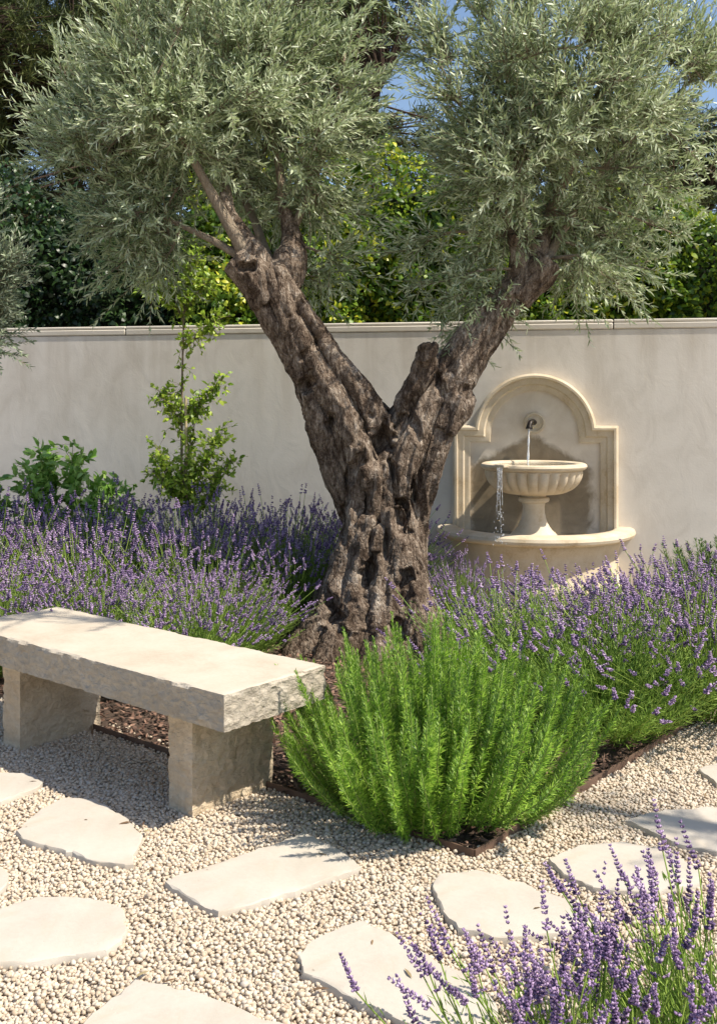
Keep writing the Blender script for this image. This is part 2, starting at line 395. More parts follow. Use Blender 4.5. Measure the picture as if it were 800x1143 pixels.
# pavers ------------------------------------------------------------
pav = [
 ([(17, 927), (45, 903), (75, 890), (107, 893), (138, 910), (160, 931), (147, 965), (112, 962), (60, 947), (25, 937)], 'irregular pale paving slab half in the shadow of the stone bench'),
 ([(-60, 868), (-10, 862), (35, 863), (50, 872), (40, 880), (0, 895), (-50, 897)], 'small pale paving slab at the left edge beside the far bench leg'),
 ([(-50, 970), (0, 968), (10, 975), (8, 988), (-5, 997), (-48, 1000)], 'sliver of paving slab cut by the left edge between two larger slabs'),
 ([(183, 984), (262, 957), (340, 929), (382, 950), (405, 968), (330, 994), (243, 1019), (210, 1003)], 'long four sided paving slab in front of the rosemary bush'),
 ([(-70, 1045), (-30, 1025), (45, 1000), (120, 1004), (143, 1022), (137, 1050), (118, 1062), (20, 1074), (-60, 1072)], 'large rounded paving slab at the left edge below the bench'),
 ([(332, 1066), (352, 1048), (403, 1026), (450, 1050), (515, 1086), (560, 1125), (540, 1165), (455, 1143), (380, 1108), (340, 1085)], 'large pale slab at bottom centre partly behind the front lavender'),
 ([(482, 988), (492, 976), (530, 970), (580, 984), (640, 1008), (668, 1026), (640, 1042), (550, 1046), (508, 1036), (492, 1012)], 'paving slab behind the front lavender nearest the corner of the metal edging'),
 ([(613, 958), (650, 942), (698, 940), (745, 950), (778, 968), (783, 986), (720, 996), (662, 991), (628, 976)], 'dappled round paving slab behind the tips of the front lavender'),
 ([(700, 916), (722, 906), (790, 901), (860, 905), (880, 935), (800, 950), (750, 940)], 'pale slab at the right edge in front of the purple lavender hedge'),
 ([(90, 1146), (118, 1120), (152, 1093), (228, 1109), (322, 1145), (340, 1200), (180, 1230), (60, 1190)], 'paving slab cut off by the bottom edge of the picture'),
 ([(778, 858), (800, 851), (850, 850), (860, 872), (800, 874)], 'small far paving slab at the right edge beyond the other slabs'),
]
pav_polys = []
for pts, lab in pav:
    P = np.array([gnd(u, v, .026)[:2] for u, v in pts])
    c = P.mean(0)
    # resample + chip the rim
    Q = []
    for i in range(len(P)):
        a, b2 = P[i], P[(i + 1) % len(P)]; m = max(2, int(np.linalg.norm(b2 - a) / .02))
        for k in range(m): Q.append(a + (b2 - a) * k / m)
    Q = np.array(Q)
    Q += rng.normal(size=Q.shape) * .0016 + np.array([[noise.noise(Vector((q[0] * 14, q[1] * 14, k_))) for k_ in (0, 7)] for q in Q]) * .008
    pav_polys.append(Q.copy())
    Q -= c; n = len(Q)
    nn = np.array([noise.noise(Vector((q[0] * 30 + c[0], q[1] * 30, 0))) for q in Q])[:, None]
    ql = np.linalg.norm(Q, axis=1, keepdims=True); ch = np.clip(np.array([noise.noise(Vector((q[0] * 11 + 5, q[1] * 11, c[0]))) for q in Q]) - .12, 0, 1)[:, None]
    ins = lambda d: Q * (1 - d / ql)
    rings = [(ins(0) + nn * .004, -.015), (ins(-.001) + nn * .005, .012), (ins(.0005 + ch * .008) + nn * .005, .0245), (ins(.0025 + ch * .02) + nn * .005, .0270), (ins(.03 + ch * .02), .0275)]
    mb = MB(); V = np.concatenate([np.c_[q, np.full(n, z)] for q, z in rings]); idx = np.arange(5 * n).reshape(5, n)
    a, b2 = idx[:-1], idx[1:]
    V[idx[2:4].ravel(), 2] += rng.normal(size=2 * n) * .0012
    mb.add(V, [np.stack([a, np.roll(a, -1, 1), np.roll(b2, -1, 1), b2], -1).reshape(-1, 4), [tuple(idx[4])]])
    o = mb.build('paving_slab', M['paver'], smooth=False); o.location = (c[0], c[1], 0)
    tag(o, lab, 'paving slab', 'irregular stepping stones in the gravel')

# pebbles -----------------------------------------------------------
phi = (1 + 5 ** .5) / 2
ICO = np.array([(-1, phi, 0), (1, phi, 0), (-1, -phi, 0), (1, -phi, 0), (0, -1, phi), (0, 1, phi), (0, -1, -phi), (0, 1, -phi), (phi, 0, -1), (phi, 0, 1), (-phi, 0, -1), (-phi, 0, 1)]) / math.sqrt(1 + phi ** 2)
ICF = np.array([(0, 11, 5), (0, 5, 1), (0, 1, 7), (0, 7, 10), (0, 10, 11), (1, 5, 9), (5, 11, 4), (11, 10, 2), (10, 7, 6), (7, 1, 8), (3, 9, 4), (3, 4, 2), (3, 2, 6), (3, 6, 8), (3, 8, 9), (4, 9, 5), (2, 4, 11), (6, 2, 10), (8, 6, 7), (9, 8, 1)])
def pebbles(P, r0, r1, z0, z1):
    n = len(P); r = rng.uniform(r0, r1, n) * np.where(rng.random(n) < .12, 1.3, 1)
    Z = rng.uniform(z0, z1, n)
    V = ICO[None] * (1 + rng.normal(size=(n, 12, 1)) * .13) * (rng.uniform(.65, 1.15, (n, 1, 3)))
    q = unit(rng.normal(size=(n, 4)))
    w_, x, y, z = q.T
    Rm = np.stack([1 - 2 * (y * y + z * z), 2 * (x * y - z * w_), 2 * (x * z + y * w_), 2 * (x * y + z * w_), 1 - 2 * (x * x + z * z), 2 * (y * z - x * w_), 2 * (x * z - y * w_), 2 * (y * z + x * w_), 1 - 2 * (x * x + y * y)], -1).reshape(n, 3, 3)
    V = np.einsum('nij,nkj->nki', Rm, V) * r[:, None, None]
    V[:, :, 2] *= .8
    V += np.c_[P, Z][:, None]
    return V.reshape(-1, 3), [(np.arange(n)[:, None, None] * 12 + ICF[None]).reshape(-1, 3)]
def jgrid(x0, x1, y0, y1, s):
    X, Y = np.meshgrid(np.arange(x0, x1, s), np.arange(y0, y1, s * .87))
    X[1::2] += s / 2
    P = np.c_[X.ravel(), Y.ravel()]; return P + rng.normal(size=P.shape) * s * .2
mb = MB()
def keep(P, margin=.5):
    k = np.abs(P[:, 0]) < .348 * P[:, 1] + margin
    k &= ~inside(P, bed)
    for q in pav_polys:
        c = q.mean(0); k &= ~inside(P, [tuple(c + (p - c) * .985) for p in q])
    return P[k]
P = keep(jgrid(-2.3, 2.6, 1.7, 4.9, .0099)); mb.add(*pebbles(P, .0048, .0082, .002, .010))
P = keep(jgrid(-2.3, 2.6, 1.7, 4.9, .017)); mb.add(*pebbles(P, .0045, .0088, .010, .015))
P = jgrid(.4, 3.0, 4.9, 7.3, .019); P = P[~inside(P, bed)]; mb.add(*pebbles(P, .009, .013, .002, .010))
# strays on bed and slabs
P = rng.uniform((-2, 2.2), (1.6, 4.2), (9000, 2)); ln = (P - C0) @ np.array([A[1], -A[0]]); 
d1 = (P - C0) @ np.array([B[0], B[1]]); k = inside(P, bed) & (d1 < .12) & (rng.random(len(P)) < .5); mb.add(*pebbles(P[k], .005, .008, .010, .014))
o = mb.build('gravel', M['pebble'], smooth=False); tag(o, 'pale cream gravel covering the path between the slabs', 'gravel', kind='stuff')

mb = MB()
P = rng.uniform((-3.2, 2.9), (1.9, 6.2), (42000, 2)); P = P[inside(P, bed)]
d = P @ np.array([0, 1]); P = P[rng.random(len(P)) < np.clip(1.6 - (d - 3) * .35, .3, 1)]
n = len(P); Dr = rand_dir(n) * [1, 1, .25]; Nn = rand_dir(n) * .5 + [0, 0, 1]
mb.add(*leaves(np.c_[P, rng.uniform(.01, .028, n)], Dr, Nn, rng.uniform(.015, .045, n), rng.uniform(.008, .018, n), six=False))
o = mb.build('bark_mulch', M['chip']); tag(o, 'brown bark mulch on the planting bed under the bushes', 'mulch', kind='stuff')

# fallen leaves
P = rng.uniform((-1.9, 1.9), (1.9, 4.8), (240, 2)); P = P[~inside(P, bed) & (rng.random(len(P)) < np.clip(.25 + .3 * (P[:, 1] - 2), 0, 1))]; n = len(P)
onp = np.zeros(n, bool)
for q in pav_polys: onp |= inside(P, [tuple(z) for z in q])
o = MB().add(*leaves(np.c_[P, np.where(onp, .0295, .0265)], rand_dir(n) * [1, 1, .1], rand_dir(n) * .2 + [0, 0, 1], rng.uniform(.018, .045, n), rng.uniform(.005, .010, n), True, .03)).build('leaf_litter', None)
M['dead'] = leaf_mat('dead_leaf', [(0, (.10, .055, .03)), (.5, (.24, .15, .08)), (1, (.38, .32, .18))], .6, .1); o.data.materials.append(M['dead'])
tag(o, 'dry brown olive leaves scattered on the gravel and slabs', 'leaf litter', kind='stuff')

# metal edging ------------------------------------------------------
def strip(p, q, z0, z1, th=.006):
    p = np.array(p); q = np.array(q); d = unit(q - p); nrm = np.array([-d[1], d[0]]) * th / 2
    V = [(*(p - nrm), z0), (*(q - nrm), z0), (*(q + nrm), z0), (*(p + nrm), z0), (*(p - nrm), z1), (*(q - nrm), z1), (*(q + nrm), z1), (*(p + nrm), z1)]
    return V, [np.array([(0, 3, 2, 1), (4, 5, 6, 7), (0, 1, 5, 4), (1, 2, 6, 5), (2, 3, 7, 6), (3, 0, 4, 7)])]
ed = empty('bed_edging', (C0[0], C0[1], 0))
tag(ed, 'thin brown steel edging between the gravel and the planting bed', 'edging')
MB().add(*strip(A * .004, A * 8.4, -.02, .034)).build('edging_strip', M['rust'], ed)
MB().add(*strip(B * .0, B * 2.2, -.02, .034)).build('edging_strip', M['rust'], ed)

# ------------------------------------------------------------------ garden wall
WM = -.19; WY = 7.5
def wpt(X, out=0.0, z=0.0):
    n = np.array([WM, -1]) ; n = n / np.linalg.norm(n)      # outward, towards the camera
    return np.array([X, WY + WM * X, z]) + np.array([*(n * out), 0])
wa = math.atan(WM)
wall = empty('garden_wall', (0, WY, 0), wa)
tag(wall, 'long pale stucco garden wall behind the olive tree and fountain', 'wall')
mb = MB()
xs = np.linspace(-9, 9, 46)
mb = None
def grid_box(x0, x1, y0, y1, z0, z1, nx, nz):
    V = []; Q = []
    xs = np.linspace(x0, x1, nx + 1); zs = np.linspace(z0, z1, nz + 1)
    for y in (y0, y1):
        for z in zs:
            for x in xs: V.append((x, y, z))
    m = (nx + 1); k = m * (nz + 1)
    for j in range(nz):
        for i in range(nx):
            a = j * m + i; Q.append((a, a + 1, a + m + 1, a + m)); Q.append((k + a, k + a + m, k + a + m + 1, k + a + 1))
    for i in range(nx):
        t_ = nz * m + i; Q.append((i, k + i, k + i + 1, i + 1)); Q.append((t_, t_ + 1, k + t_ + 1, k + t_))
    for j in range(nz):
        l = j * m; r_ = j * m + nx; Q.append((l, l + m, k + l + m, k + l)); Q.append((r_, k + r_, k + r_ + m, r_ + m))
    return V, [np.array(Q)]
MB().add(*grid_box(-9, 9, 0, .22, -.1, 1.825, 60, 6)).build('wall_face', M['wall'], wall)
mb = MB()
for x in np.arange(-9, 9, 1.2):
    mb.add(*box((x + .002, -.007, 1.828), (x + 1.198, .255, 1.872))); mb.add(*box((x + .002, -.004, 1.8725), (x + 1.198, .24, 1.896)))
o = mb.build('coping', M['coping'], wall)
bv = o.modifiers.new('bevel', 'BEVEL'); bv.width = .008; bv.segments = 2

# ------------------------------------------------------------------ fountain on the wall
FX = 1.24
fo = empty('wall_fountain', wpt(FX), wa)
tag(fo, 'carved cream stone wall fountain with arched surround, fluted bowl and round basin', 'fountain')
# local: x along wall, -y outward
def sweep_frame():
    path = [(-.51, .40), (-.51, 1.095), (-.365, 1.095)]
    cz = 1.095
    for k in range(0, 33):
        th = PI - PI * k / 32; path.append((.365 * math.cos(th), cz + .0 + .365 * math.sin(th)))
    path = path[:2] + path[2:]
    path += [(.51, 1.095), (.51, .40)]
    P = np.array(path)
    # drop duplicates
    keep_ = [0] + [i for i in range(1, len(P)) if np.linalg.norm(P[i] - P[i - 1]) > 1e-4]; P = P[keep_]
    d = unit(np.diff(P, axis=0)); nrm = np.c_[-d[:, 1], d[:, 0]]
    mit = [nrm[0]]
    for i in range(1, len(P) - 1):
        a = nrm[i - 1] + nrm[i]; a = a / (1 + nrm[i - 1] @ nrm[i]); mit.append(a)
    mit.append(nrm[-1]); mit = np.array(mit)
    prof = [(.06, 0.0), (.06, .062), (.045, .078), (.03, .078), (.024, .06), (-.012, .056), (-.022, .04), (-.045, .036), (-.06, .028), (-.06, 0)]
    V = []; k = len(prof)
    for i in range(len(P)):
        for s, dd in prof: V.append((P[i][0] + mit[i][0] * s, -dd, P[i][1] + mit[i][1] * s))
    idx = np.arange(len(P) * k).reshape(len(P), k); a, b2 = idx[:-1, :-1], idx[:-1, 1:]; c, d2 = idx[1:, 1:], idx[1:, :-1]
    return V, [np.stack([a, d2, c, b2], -1).reshape(-1, 4)]
o = MB().add(*sweep_frame()).build('arched_surround', M['fount'], fo)
# niche panel
pts = [(-.455, .38), (.455, .38), (.455, 1.04), (.31, 1.04)] + [(.31 * math.cos(t), 1.04 + .055 + .31 * math.sin(t)) for t in np.linspace(0, PI, 25)] + [(-.31, 1.04), (-.455, 1.04)]
mb = MB(); n = len(pts); V = [(x, -.008, z) for x, z in pts] + [(x, .002, z) for x, z in pts]
mb.add(V, [[tuple(range(n))]]); mb.build('niche_panel', M['panel'], fo)
# basin
th0, th1 = -PI, 0
pb = [(.625, 0), (.63, .05), (.63, .085), (.60, .10), (.585, .125), (.575, .16), (.572, .28), (.582, .33), (.605, .362), (.605, .382)]
MB().add(*lathe([(r, z) for r, z in pb], 64, th0, th1)).build('basin_wall', M['fount'], fo, True)
pr = [(.60, .383), (.66, .386), (.682, .400), (.688, .418), (.68, .438), (.655, .450), (.60, .454), (.555, .452), (.54, .44), (.535, .40), (.53, .30), (.525, .15), (.4, .12), (.0, .12)]
MB().add(*lathe(pr, 72, th0, th1)).build('basin_rim', M['fount'], fo, True)
MB().add(*lathe([(.001, .405), (.25, .405), (.533, .405)], 64, th0, th1)).build('basin_water', M['water'], fo)
# bowl on a pedestal
by = -.37
def off(VF, x=0, y=by, z=0):
    V, Fs = VF; return np.asarray(V, float) + [x, y, z], Fs
NG = 26
def flute(th, r, z, i):
    k = max(0, min(1, (z - .715) / .05)) * max(0, min(1, (.868 - z) / .02))
    return r * (1 - .075 * k * (1 - np.abs(np.sin(th * NG / 2)) ** .8 * 1.0)) + 0 * th
pbw = [(.075, .695), (.10, .70), (.13, .708)] + [(.13 + .195 * math.sin(t) ** .9, .862 - .155 * math.cos(t)) for t in np.linspace(.12, PI / 2, 14)] + [(.318, .872)]
MB().add(*off(lathe(pbw, NG * 10, fr=flute))).build('bowl', M['fount'], fo, True)
prm = [(.315, .870), (.335, .872), (.348, .882), (.352, .895), (.346, .908), (.332, .914), (.30, .914), (.285, .906), (.27, .86), (.2, .80), (.05, .77), (0.001, .77)]
rim = MB().add(*off(lathe(prm, 80))).build('bowl_rim', M['fount'], fo, True)
MB().add(*off(lathe([(.001, .902), (.15, .902), (.284, .902)], 64))).build('bowl_water', M['water'], fo)
pp = [(.155, .12), (.155, .41), (.155, .435), (.14, .45), (.125, .462), (.108, .485), (.085, .53), (.074, .58), (.072, .62), (.078, .648), (.10, .655), (.105, .668), (.10, .682), (.08, .688), (.08, .70)]
MB().add(*off(lathe(pp, 48))).build('pedestal', M['fount'], fo, True)
# spill lip
lx, ly = .352 * math.cos(R(-122)), by + .352 * math.sin(R(-122))
mb = MB().add(*box((-.035, -.045, 0), (.035, .02, .022)))
o = mb.build('spill_lip', M['fount'], fo); o.location = (lx, ly, .898); o.rotation_euler = (0, 0, R(-32))
bv = o.modifiers.new('bevel', 'BEVEL'); bv.width = .006; bv.segments = 2
# rosette + spout
mb = MB()
V, Fs = lathe([(.001, .020), (.03, .020), (.034, .012), (.055, .012), (.06, .024), (.072, .022), (.076, .0)], 40)
V = np.asarray(V); V = np.c_[V[:, 0], -V[:, 2], V[:, 1]]
mb.add(V + [0, -.009, 1.175], Fs); mb.build('spout_rosette', M['fount'], fo, True)
sp = catmull([(0, -.01, 1.175), (-.012, -.06, 1.182), (-.026, -.10, 1.176), (-.034, -.118, 1.152), (-.036, -.122, 1.134)], 14)
V, Fs = tubes(sp, np.array([.02] * 5 + [.019] * 5 + [.02, .022, .024, .024]), 14); MB().add(V, Fs).build('spout', M['iron'], fo, True)
# falling water
s = np.linspace(0, 1, 16); 
P = np.stack([-.036 - .006 * s, -.124 - .05 * s, 1.135 - .232 * s ** 1.3], 1); MB().add(*tubes(P, .0055 + .002 * np.sin(s * 17) + .002 * s, 7)).build('water_jet', M['stream'], fo, True)
s = np.linspace(0, 1, 22); mb = MB()
for k in range(4):
    ox = (k - 1.5) * .010; z1 = (.30, .20, .36, .24)[k]
    P = np.stack([lx - .02 + ox + .003 * np.sin(s * 5 + k), ly - .045 - .03 * s, .90 - z1 * s ** 1.3], 1)
    mb.add(*tubes(P, np.clip(.0038 * (1 - .75 * s) + .0008 * np.sin(s * (31 + k * 7) + k), .0008, 1), 6))
for k in range(70):
    f = rng.random() ** .7; c = np.array([lx - .02 + rng.normal() * (.006 + .014 * f), ly - .055 - .03 * f + rng.normal() * .008, .86 - .45 * f]); mb.add(ICO * [1, 1, rng.uniform(1.2, 3)] * rng.uniform(.0015, .0036) + c, [ICF])
mb.build('water_spill', M['stream'], fo, True)

# ------------------------------------------------------------------ bench
P0 = np.array([-.401, 3.077])
bench = empty('stone_bench', (P0[0], P0[1], 0), math.atan2(A[1], A[0]))     # local x along the bench (away from its right end), local y = towards the camera side is +?
tag(bench, 'low cream limestone bench with rough hewn edges on two slab legs', 'bench')
# local frame: x = A ; perpendicular (left of A) = (-A.y, A.x) = (-.64,-.77) = -B  -> local y = -depth
def rough_box(x0, x1, y0, y1, z0, z1, step, amp, topflat=True, chip=0.0, seed=0):
    """subdivided closed box whose side faces are hewn"""
    nx, ny, nz = [max(2, int(round((b_ - a_) / step))) for a_, b_ in ((x0, x1), (y0, y1), (z0, z1))]
    ix = {}; V = []; Q = []
    def vid(i, j, k):
        key = (i, j, k)
        if key not in ix:
            ix[key] = len(V); V.append((x0 + (x1 - x0) * i / nx, y0 + (y1 - y0) * j / ny, z0 + (z1 - z0) * k / nz))
        return ix[key]
    for i in range(nx):
        for j in range(ny):
            Q.append((vid(i, j, 0), vid(i, j + 1, 0), vid(i + 1, j + 1, 0), vid(i + 1, j, 0))); Q.append((vid(i, j, nz), vid(i + 1, j, nz), vid(i + 1, j + 1, nz), vid(i, j + 1, nz)))
    for i in range(nx):
        for k in range(nz):
            Q.append((vid(i, 0, k), vid(i + 1, 0, k), vid(i + 1, 0, k + 1), vid(i, 0, k + 1))); Q.append((vid(i, ny, k), vid(i, ny, k + 1), vid(i + 1, ny, k + 1), vid(i + 1, ny, k)))
    for j in range(ny):
        for k in range(nz):
            Q.append((vid(0, j, k), vid(0, j, k + 1), vid(0, j + 1, k + 1), vid(0, j + 1, k))); Q.append((vid(nx, j, k), vid(nx, j + 1, k), vid(nx, j + 1, k + 1), vid(nx, j, k + 1)))
    V = np.array(V); out = V.copy()
    cx, cy = (x0 + x1) / 2, (y0 + y1) / 2
    for q in range(len(V)):
        x, y, z = V[q]; p = Vector((x * 1.0 + seed, y, z))
        n1 = noise.noise(p * 9); n2 = abs(noise.noise(p * 24)); n3 = noise.noise(p * 60)
        # facetted chisel marks
        vd = noise.voronoi(p * 22)[0]; f = (vd[1] - vd[0])
        d = amp * (.2 * n1 + .55 * n2 - .75 * f + .3 * n3)
        fz = (z - z0) / (z1 - z0)
        taper = 1.0
        if topflat: taper = min(1, (1 - fz) / .12) * .9 + .1 if fz > .88 else 1
        if abs(x - x0) < 1e-6: out[q, 0] -= d * taper
        if abs(x - x1) < 1e-6: out[q, 0] += d * taper
        if abs(y - y0) < 1e-6: out[q, 1] -= d * taper
        if abs(y - y1) < 1e-6: out[q, 1] += d * taper
        if chip and fz > .999 and (abs(x - x0) < 1e-6 or abs(x - x1) < 1e-6 or abs(y - y0) < 1e-6 or abs(y - y1) < 1e-6):
            cc = max(0, noise.noise(p * 14) + .25) * chip + rng.random() * .0015
            out[q, 2] -= cc
            if abs(y - y1) < 1e-6: out[q, 1] -= cc * .9
            if abs(x - x0) < 1e-6: out[q, 0] += cc * 1.2
    return out, [np.array(Q)]
mb = MB(); mb.add(*rough_box(0, 1.53, -.455, 0, .335, .448, .0115, .013, True, .009, 3)); mb.build('seat_slab', M['bench'], bench)
for x0 in (.205, 1.175):
    mb = MB(); mb.add(*rough_box(x0, x0 + .115, -.415, -.055, -.01, .338, .013, .008, False, 0, x0 * 7)); mb.build('leg', M['hewn'], bench)

# ------------------------------------------------------------------ ancient olive tree
TY = 5.7; PX = F / TY
tree = empty('olive_tree', (.05, 5.65, 0))
tag(tree, 'ancient gnarled olive tree with twisted trunk forking into two silvery crowns', 'tree')
org = np.array([.05, 5.65, 0])
def path(pts, m=26):
    P = np.array([[*at(u, v, TY + dy), r / PX] for u, v, dy, r in pts]); Q = catmull(P, m); return Q[:, :3], Q[:, 3]
mb = MB()
def bundle(pts, nst, twist, seed, m=40, core=.72, taper_end=True):
    rs = np.random.default_rng(seed); P, Rr = path(pts, m)
    V, Fs = tubes(P, Rr * core, 14); mb.add(V, Fs)
    T = unit(np.gradient(P, axis=0)); ref = np.array([1., 0, 0.1]); U = unit(np.cross(T, np.broadcast_to([0, 1., 0], T.shape))); W = np.cross(T, U)
    s = np.linspace(0, 1, m)
    for k in range(nst):
        a = 2 * PI * (k + rs.uniform(-.3, .3)) / nst + twist * s + .35 * np.sin(s * rs.uniform(4, 9) + rs.uniform(0, 6))
        rr = Rr * (.20 + .035 * np.sin(s * rs.uniform(5, 11) + rs.uniform(0, 6)) + rs.uniform(-.04, .06))
        d = Rr * (.83 + .045 * np.sin(s * rs.uniform(4, 9) + rs.uniform(0, 6)))
        Q = P + U * (np.cos(a) * d)[:, None] + W * (np.sin(a) * d)[:, None]
        V, Fs = tubes(Q, np.maximum(rr, .008), 9); mb.add(V, Fs)
LT = [(406, 738, -.05, 50), (413, 700, 0, 43), (420, 655, 0, 37), (421, 605, 0, 35), (420, 560, 0, 39), (409, 520, 0, 44), (390, 472, 0, 41), (363, 425, -.03, 31), (338, 380, -.05, 26), (315, 342, -.08, 25), (298, 308, -.08, 23)]
RT = [(430, 738, .1, 44), (440, 690, .05, 34), (440, 620, .05, 31), (441, 570, .05, 34), (448, 530, .0, 37), (463, 490, 0, 36), (485, 447, .03, 31), (512, 408, .05, 22), (539, 370, .08, 18), (565, 335, .1, 17), (597, 304, .12, 15)]
bundle(LT, 13, 1.9, 5, 60); bundle(RT, 10, -1.6, 9, 56)
for pts in ([(398, 560, -.14, 9), (388, 620, -.19, 12), (374, 670, -.22, 17), (354, 712, -.26, 20), (332, 738, -.31, 18), (314, 754, -.37, 10)],
            [(410, 580, -.2, 9), (402, 640, -.24, 12), (394, 690, -.29, 18), (376, 730, -.38, 20), (360, 754, -.48, 11)],
            [(424, 590, -.22, 9), (424, 650, -.26, 12), (426, 700, -.32, 15), (420, 738, -.42, 15), (416, 756, -.52, 9)],
            [(438, 570, -.22, 9), (446, 630, -.24, 12), (459, 685, -.28, 18), (474, 728, -.36, 17), (480, 748, -.44, 8)],
            [(452, 600, -.1, 10), (464, 660, -.10, 13), (480, 700, -.12, 14), (498, 722, -.15, 9), (510, 730, -.17, 6)],
            [(388, 620, -.02, 10), (368, 672, .03, 16), (344, 708, .06, 17), (324, 724, .08, 11)],
            [(404, 610, -.21, 7), (385, 680, -.26, 9), (366, 728, -.33, 10), (350, 748, -.40, 7)],
            [(432, 620, -.24, 7), (438, 690, -.32, 10), (444, 736, -.40, 10), (450, 752, -.46, 6)],
            [(496, 480, -.08, 11), (510, 452, -.06, 14), (514, 425, -.02, 10)],
            [(450, 458, -.04, 13), (466, 430, -.07, 11), (475, 408, -.09, 9), (477, 394, -.12, 9), (477, 387, -.12, 9)],   # sawn stub
            [(300, 330, -.1, 22), (282, 308, -.14, 18), (262, 290, -.16, 16)],             # sawn left limb
            [(312, 322, -.05, 22), (322, 296, -.02, 18), (326, 268, .07, 11), (316, 228, .12, 4)],
            [(296, 312, -.05, 20), (280, 285, -.08, 15), (262, 250, -.05, 8), (248, 215, 0, 3)],
            [(575, 330, .1, 18), (600, 306, .1, 17), (611, 292, .1, 16)],
            [(572, 330, .12, 14), (580, 300, .1, 11), (572, 262, .05, 4)], [(590, 312, .1, 13), (600, 280, .15, 9), (615, 240, .2, 4)]):
    P, Rr = path(pts, 22); wob = 1 + .05 * np.sin(np.linspace(0, 9, 22) + len(pts)); V, Fs = tubes(P, Rr * wob, 12); mb.add(V, Fs)
tmp = mb.build('trunk_raw', None)
md = tmp.modifiers.new('r', 'REMESH'); md.mode = 'VOXEL'; md.voxel_size = .007
sm = tmp.modifiers.new('s', 'SMOOTH'); sm.iterations = 4; sm.factor = .5
bpy.context.view_layer.update(); dg = bpy.context.evaluated_depsgraph_get()
tm = bpy.data.meshes.new_from_object(tmp.evaluated_get(dg)); bpy.data.objects.remove(tmp)
n = len(tm.vertices); co = np.empty(n * 3, np.float32); tm.vertices.foreach_get('co', co); co = co.reshape(-1, 3).astype(float)
nor = np.empty(n * 3, np.float32); tm.vertex_normals.foreach_get('vector', nor); nor = nor.reshape(-1, 3).astype(float)
D = np.empty(n)
def limb_coords(pts, tw):
    P, _ = path(pts, 120); T = unit(np.gradient(P, axis=0)); U = unit(np.cross(T, np.broadcast_to([0, 1., 0], T.shape))); W = np.cross(T, U)
    L = np.concatenate([[0], np.cumsum(np.linalg.norm(np.diff(P, axis=0), axis=1))]); best = np.empty(n, int); dist = np.empty(n)
    for c0 in range(0, n, 20000):
        dd = np.linalg.norm(co[c0:c0 + 20000, None] - P[None], axis=2); best[c0:c0 + 20000] = dd.argmin(1); dist[c0:c0 + 20000] = dd.min(1)
    r = co - P[best]; x = (r * U[best]).sum(1); y = (r * W[best]).sum(1); an = -tw * best / 119
    return np.stack([x * np.cos(an) - y * np.sin(an), x * np.sin(an) + y * np.cos(an), L[best] + (r * T[best]).sum(1)], 1), dist
c1_, d1_ = limb_coords(LT, 1.9); c2_, d2_ = limb_coords(RT, -1.6)
gc = np.where((d1_ <= d2_)[:, None], c1_, c2_ + 3)
for i in range(n):
    x, y, z = gc[i]; X_, Y_, Z_ = co[i]; wv = noise.noise((x * 4, y * 4, z * 2.5)) * .7
    r1 = 1 - abs(noise.noise((x * 16 + wv, y * 16, z * 2.2))) * 2; r2 = 1 - abs(noise.noise((x * 40 + wv, y * 40 + wv, z * 5))) * 2
    r3 = noise.noise((x * 85, y * 85, z * 14)); lump = noise.noise((X_ * 8, Y_ * 8, Z_ * 6)); fine = noise.noise((X_ * 80, Y_ * 80, Z_ * 60))
    D[i] = .016 * r1 + .008 * r2 + .0035 * r3 + .006 * lump + .002 * fine
hi = co[:, 2]; D *= np.clip(1.15 - (hi - 1.6) * .9, .35, 1.15)
co2 = co + nor * D[:, None]
# hollows and clefts, placed on the side that faces the path
holes = [(425, 497, 12, 26, -.25, .16), (438, 524, 6, 15, .2, .09), (344, 428, 8, 13, -.5, .10), (447, 577, 9, 24, .1, .10), (410, 560, 5, 30, -.2, .05),
         (412, 640, 10, 22, -.25, .11), (375, 690, 9, 28, .25, .07), (452, 655, 9, 22, -.2, .09), (397, 520, 6, 26, -.45, .06), (460, 545, 4, 18, .1, .05),
         (370, 470, 6, 12, -.4, .06), (518, 437, 7, 9, 0, .07), (405, 480, 5, 20, -.5, .05), (440, 705, 10, 16, 0, .07), (350, 385, 5, 26, -.75, .045),
         (385, 590, 4, 26, 0, .05), (276, 298, 9, 6, .4, .09), (490, 430, 5, 18, .3, .045), (462, 470, 5, 22, .2, .05), (430, 610, 5, 22, -.15, .05), (334, 340, 6, 16, -.6, .05)]
u = CX + F * co[:, 0] / co[:, 1]; v = HZ - F * (co[:, 2] - H) / co[:, 1]
hn = np.array([noise.noise(Vector(c) * 22) for c in co])
for hu, hv, a, b2, rot, dep in holes:
    du = (u - hu); dv = (v - hv); c_, s_ = math.cos(rot), math.sin(rot)
    x = (du * c_ - dv * s_) / a; y = (du * s_ + dv * c_) / b2
    fd = np.sqrt(x * x + y * y) * (1 + .5 * hn); fac = np.clip(1 - fd ** 2 * .8, 0, 1) ** 1.2 * (nor[:, 1] < .05)
    co2[:, 1] += fac * dep
    lip = np.exp(-((fd - 1.35) / .28) ** 2) * (nor[:, 1] < .05); co2 += nor * (lip * .003)[:, None]
tm.vertices.foreach_set('co', (co2 - org).astype(np.float32).ravel()); tm.update()
link('trunk', tm, M['bark'], tree, True)

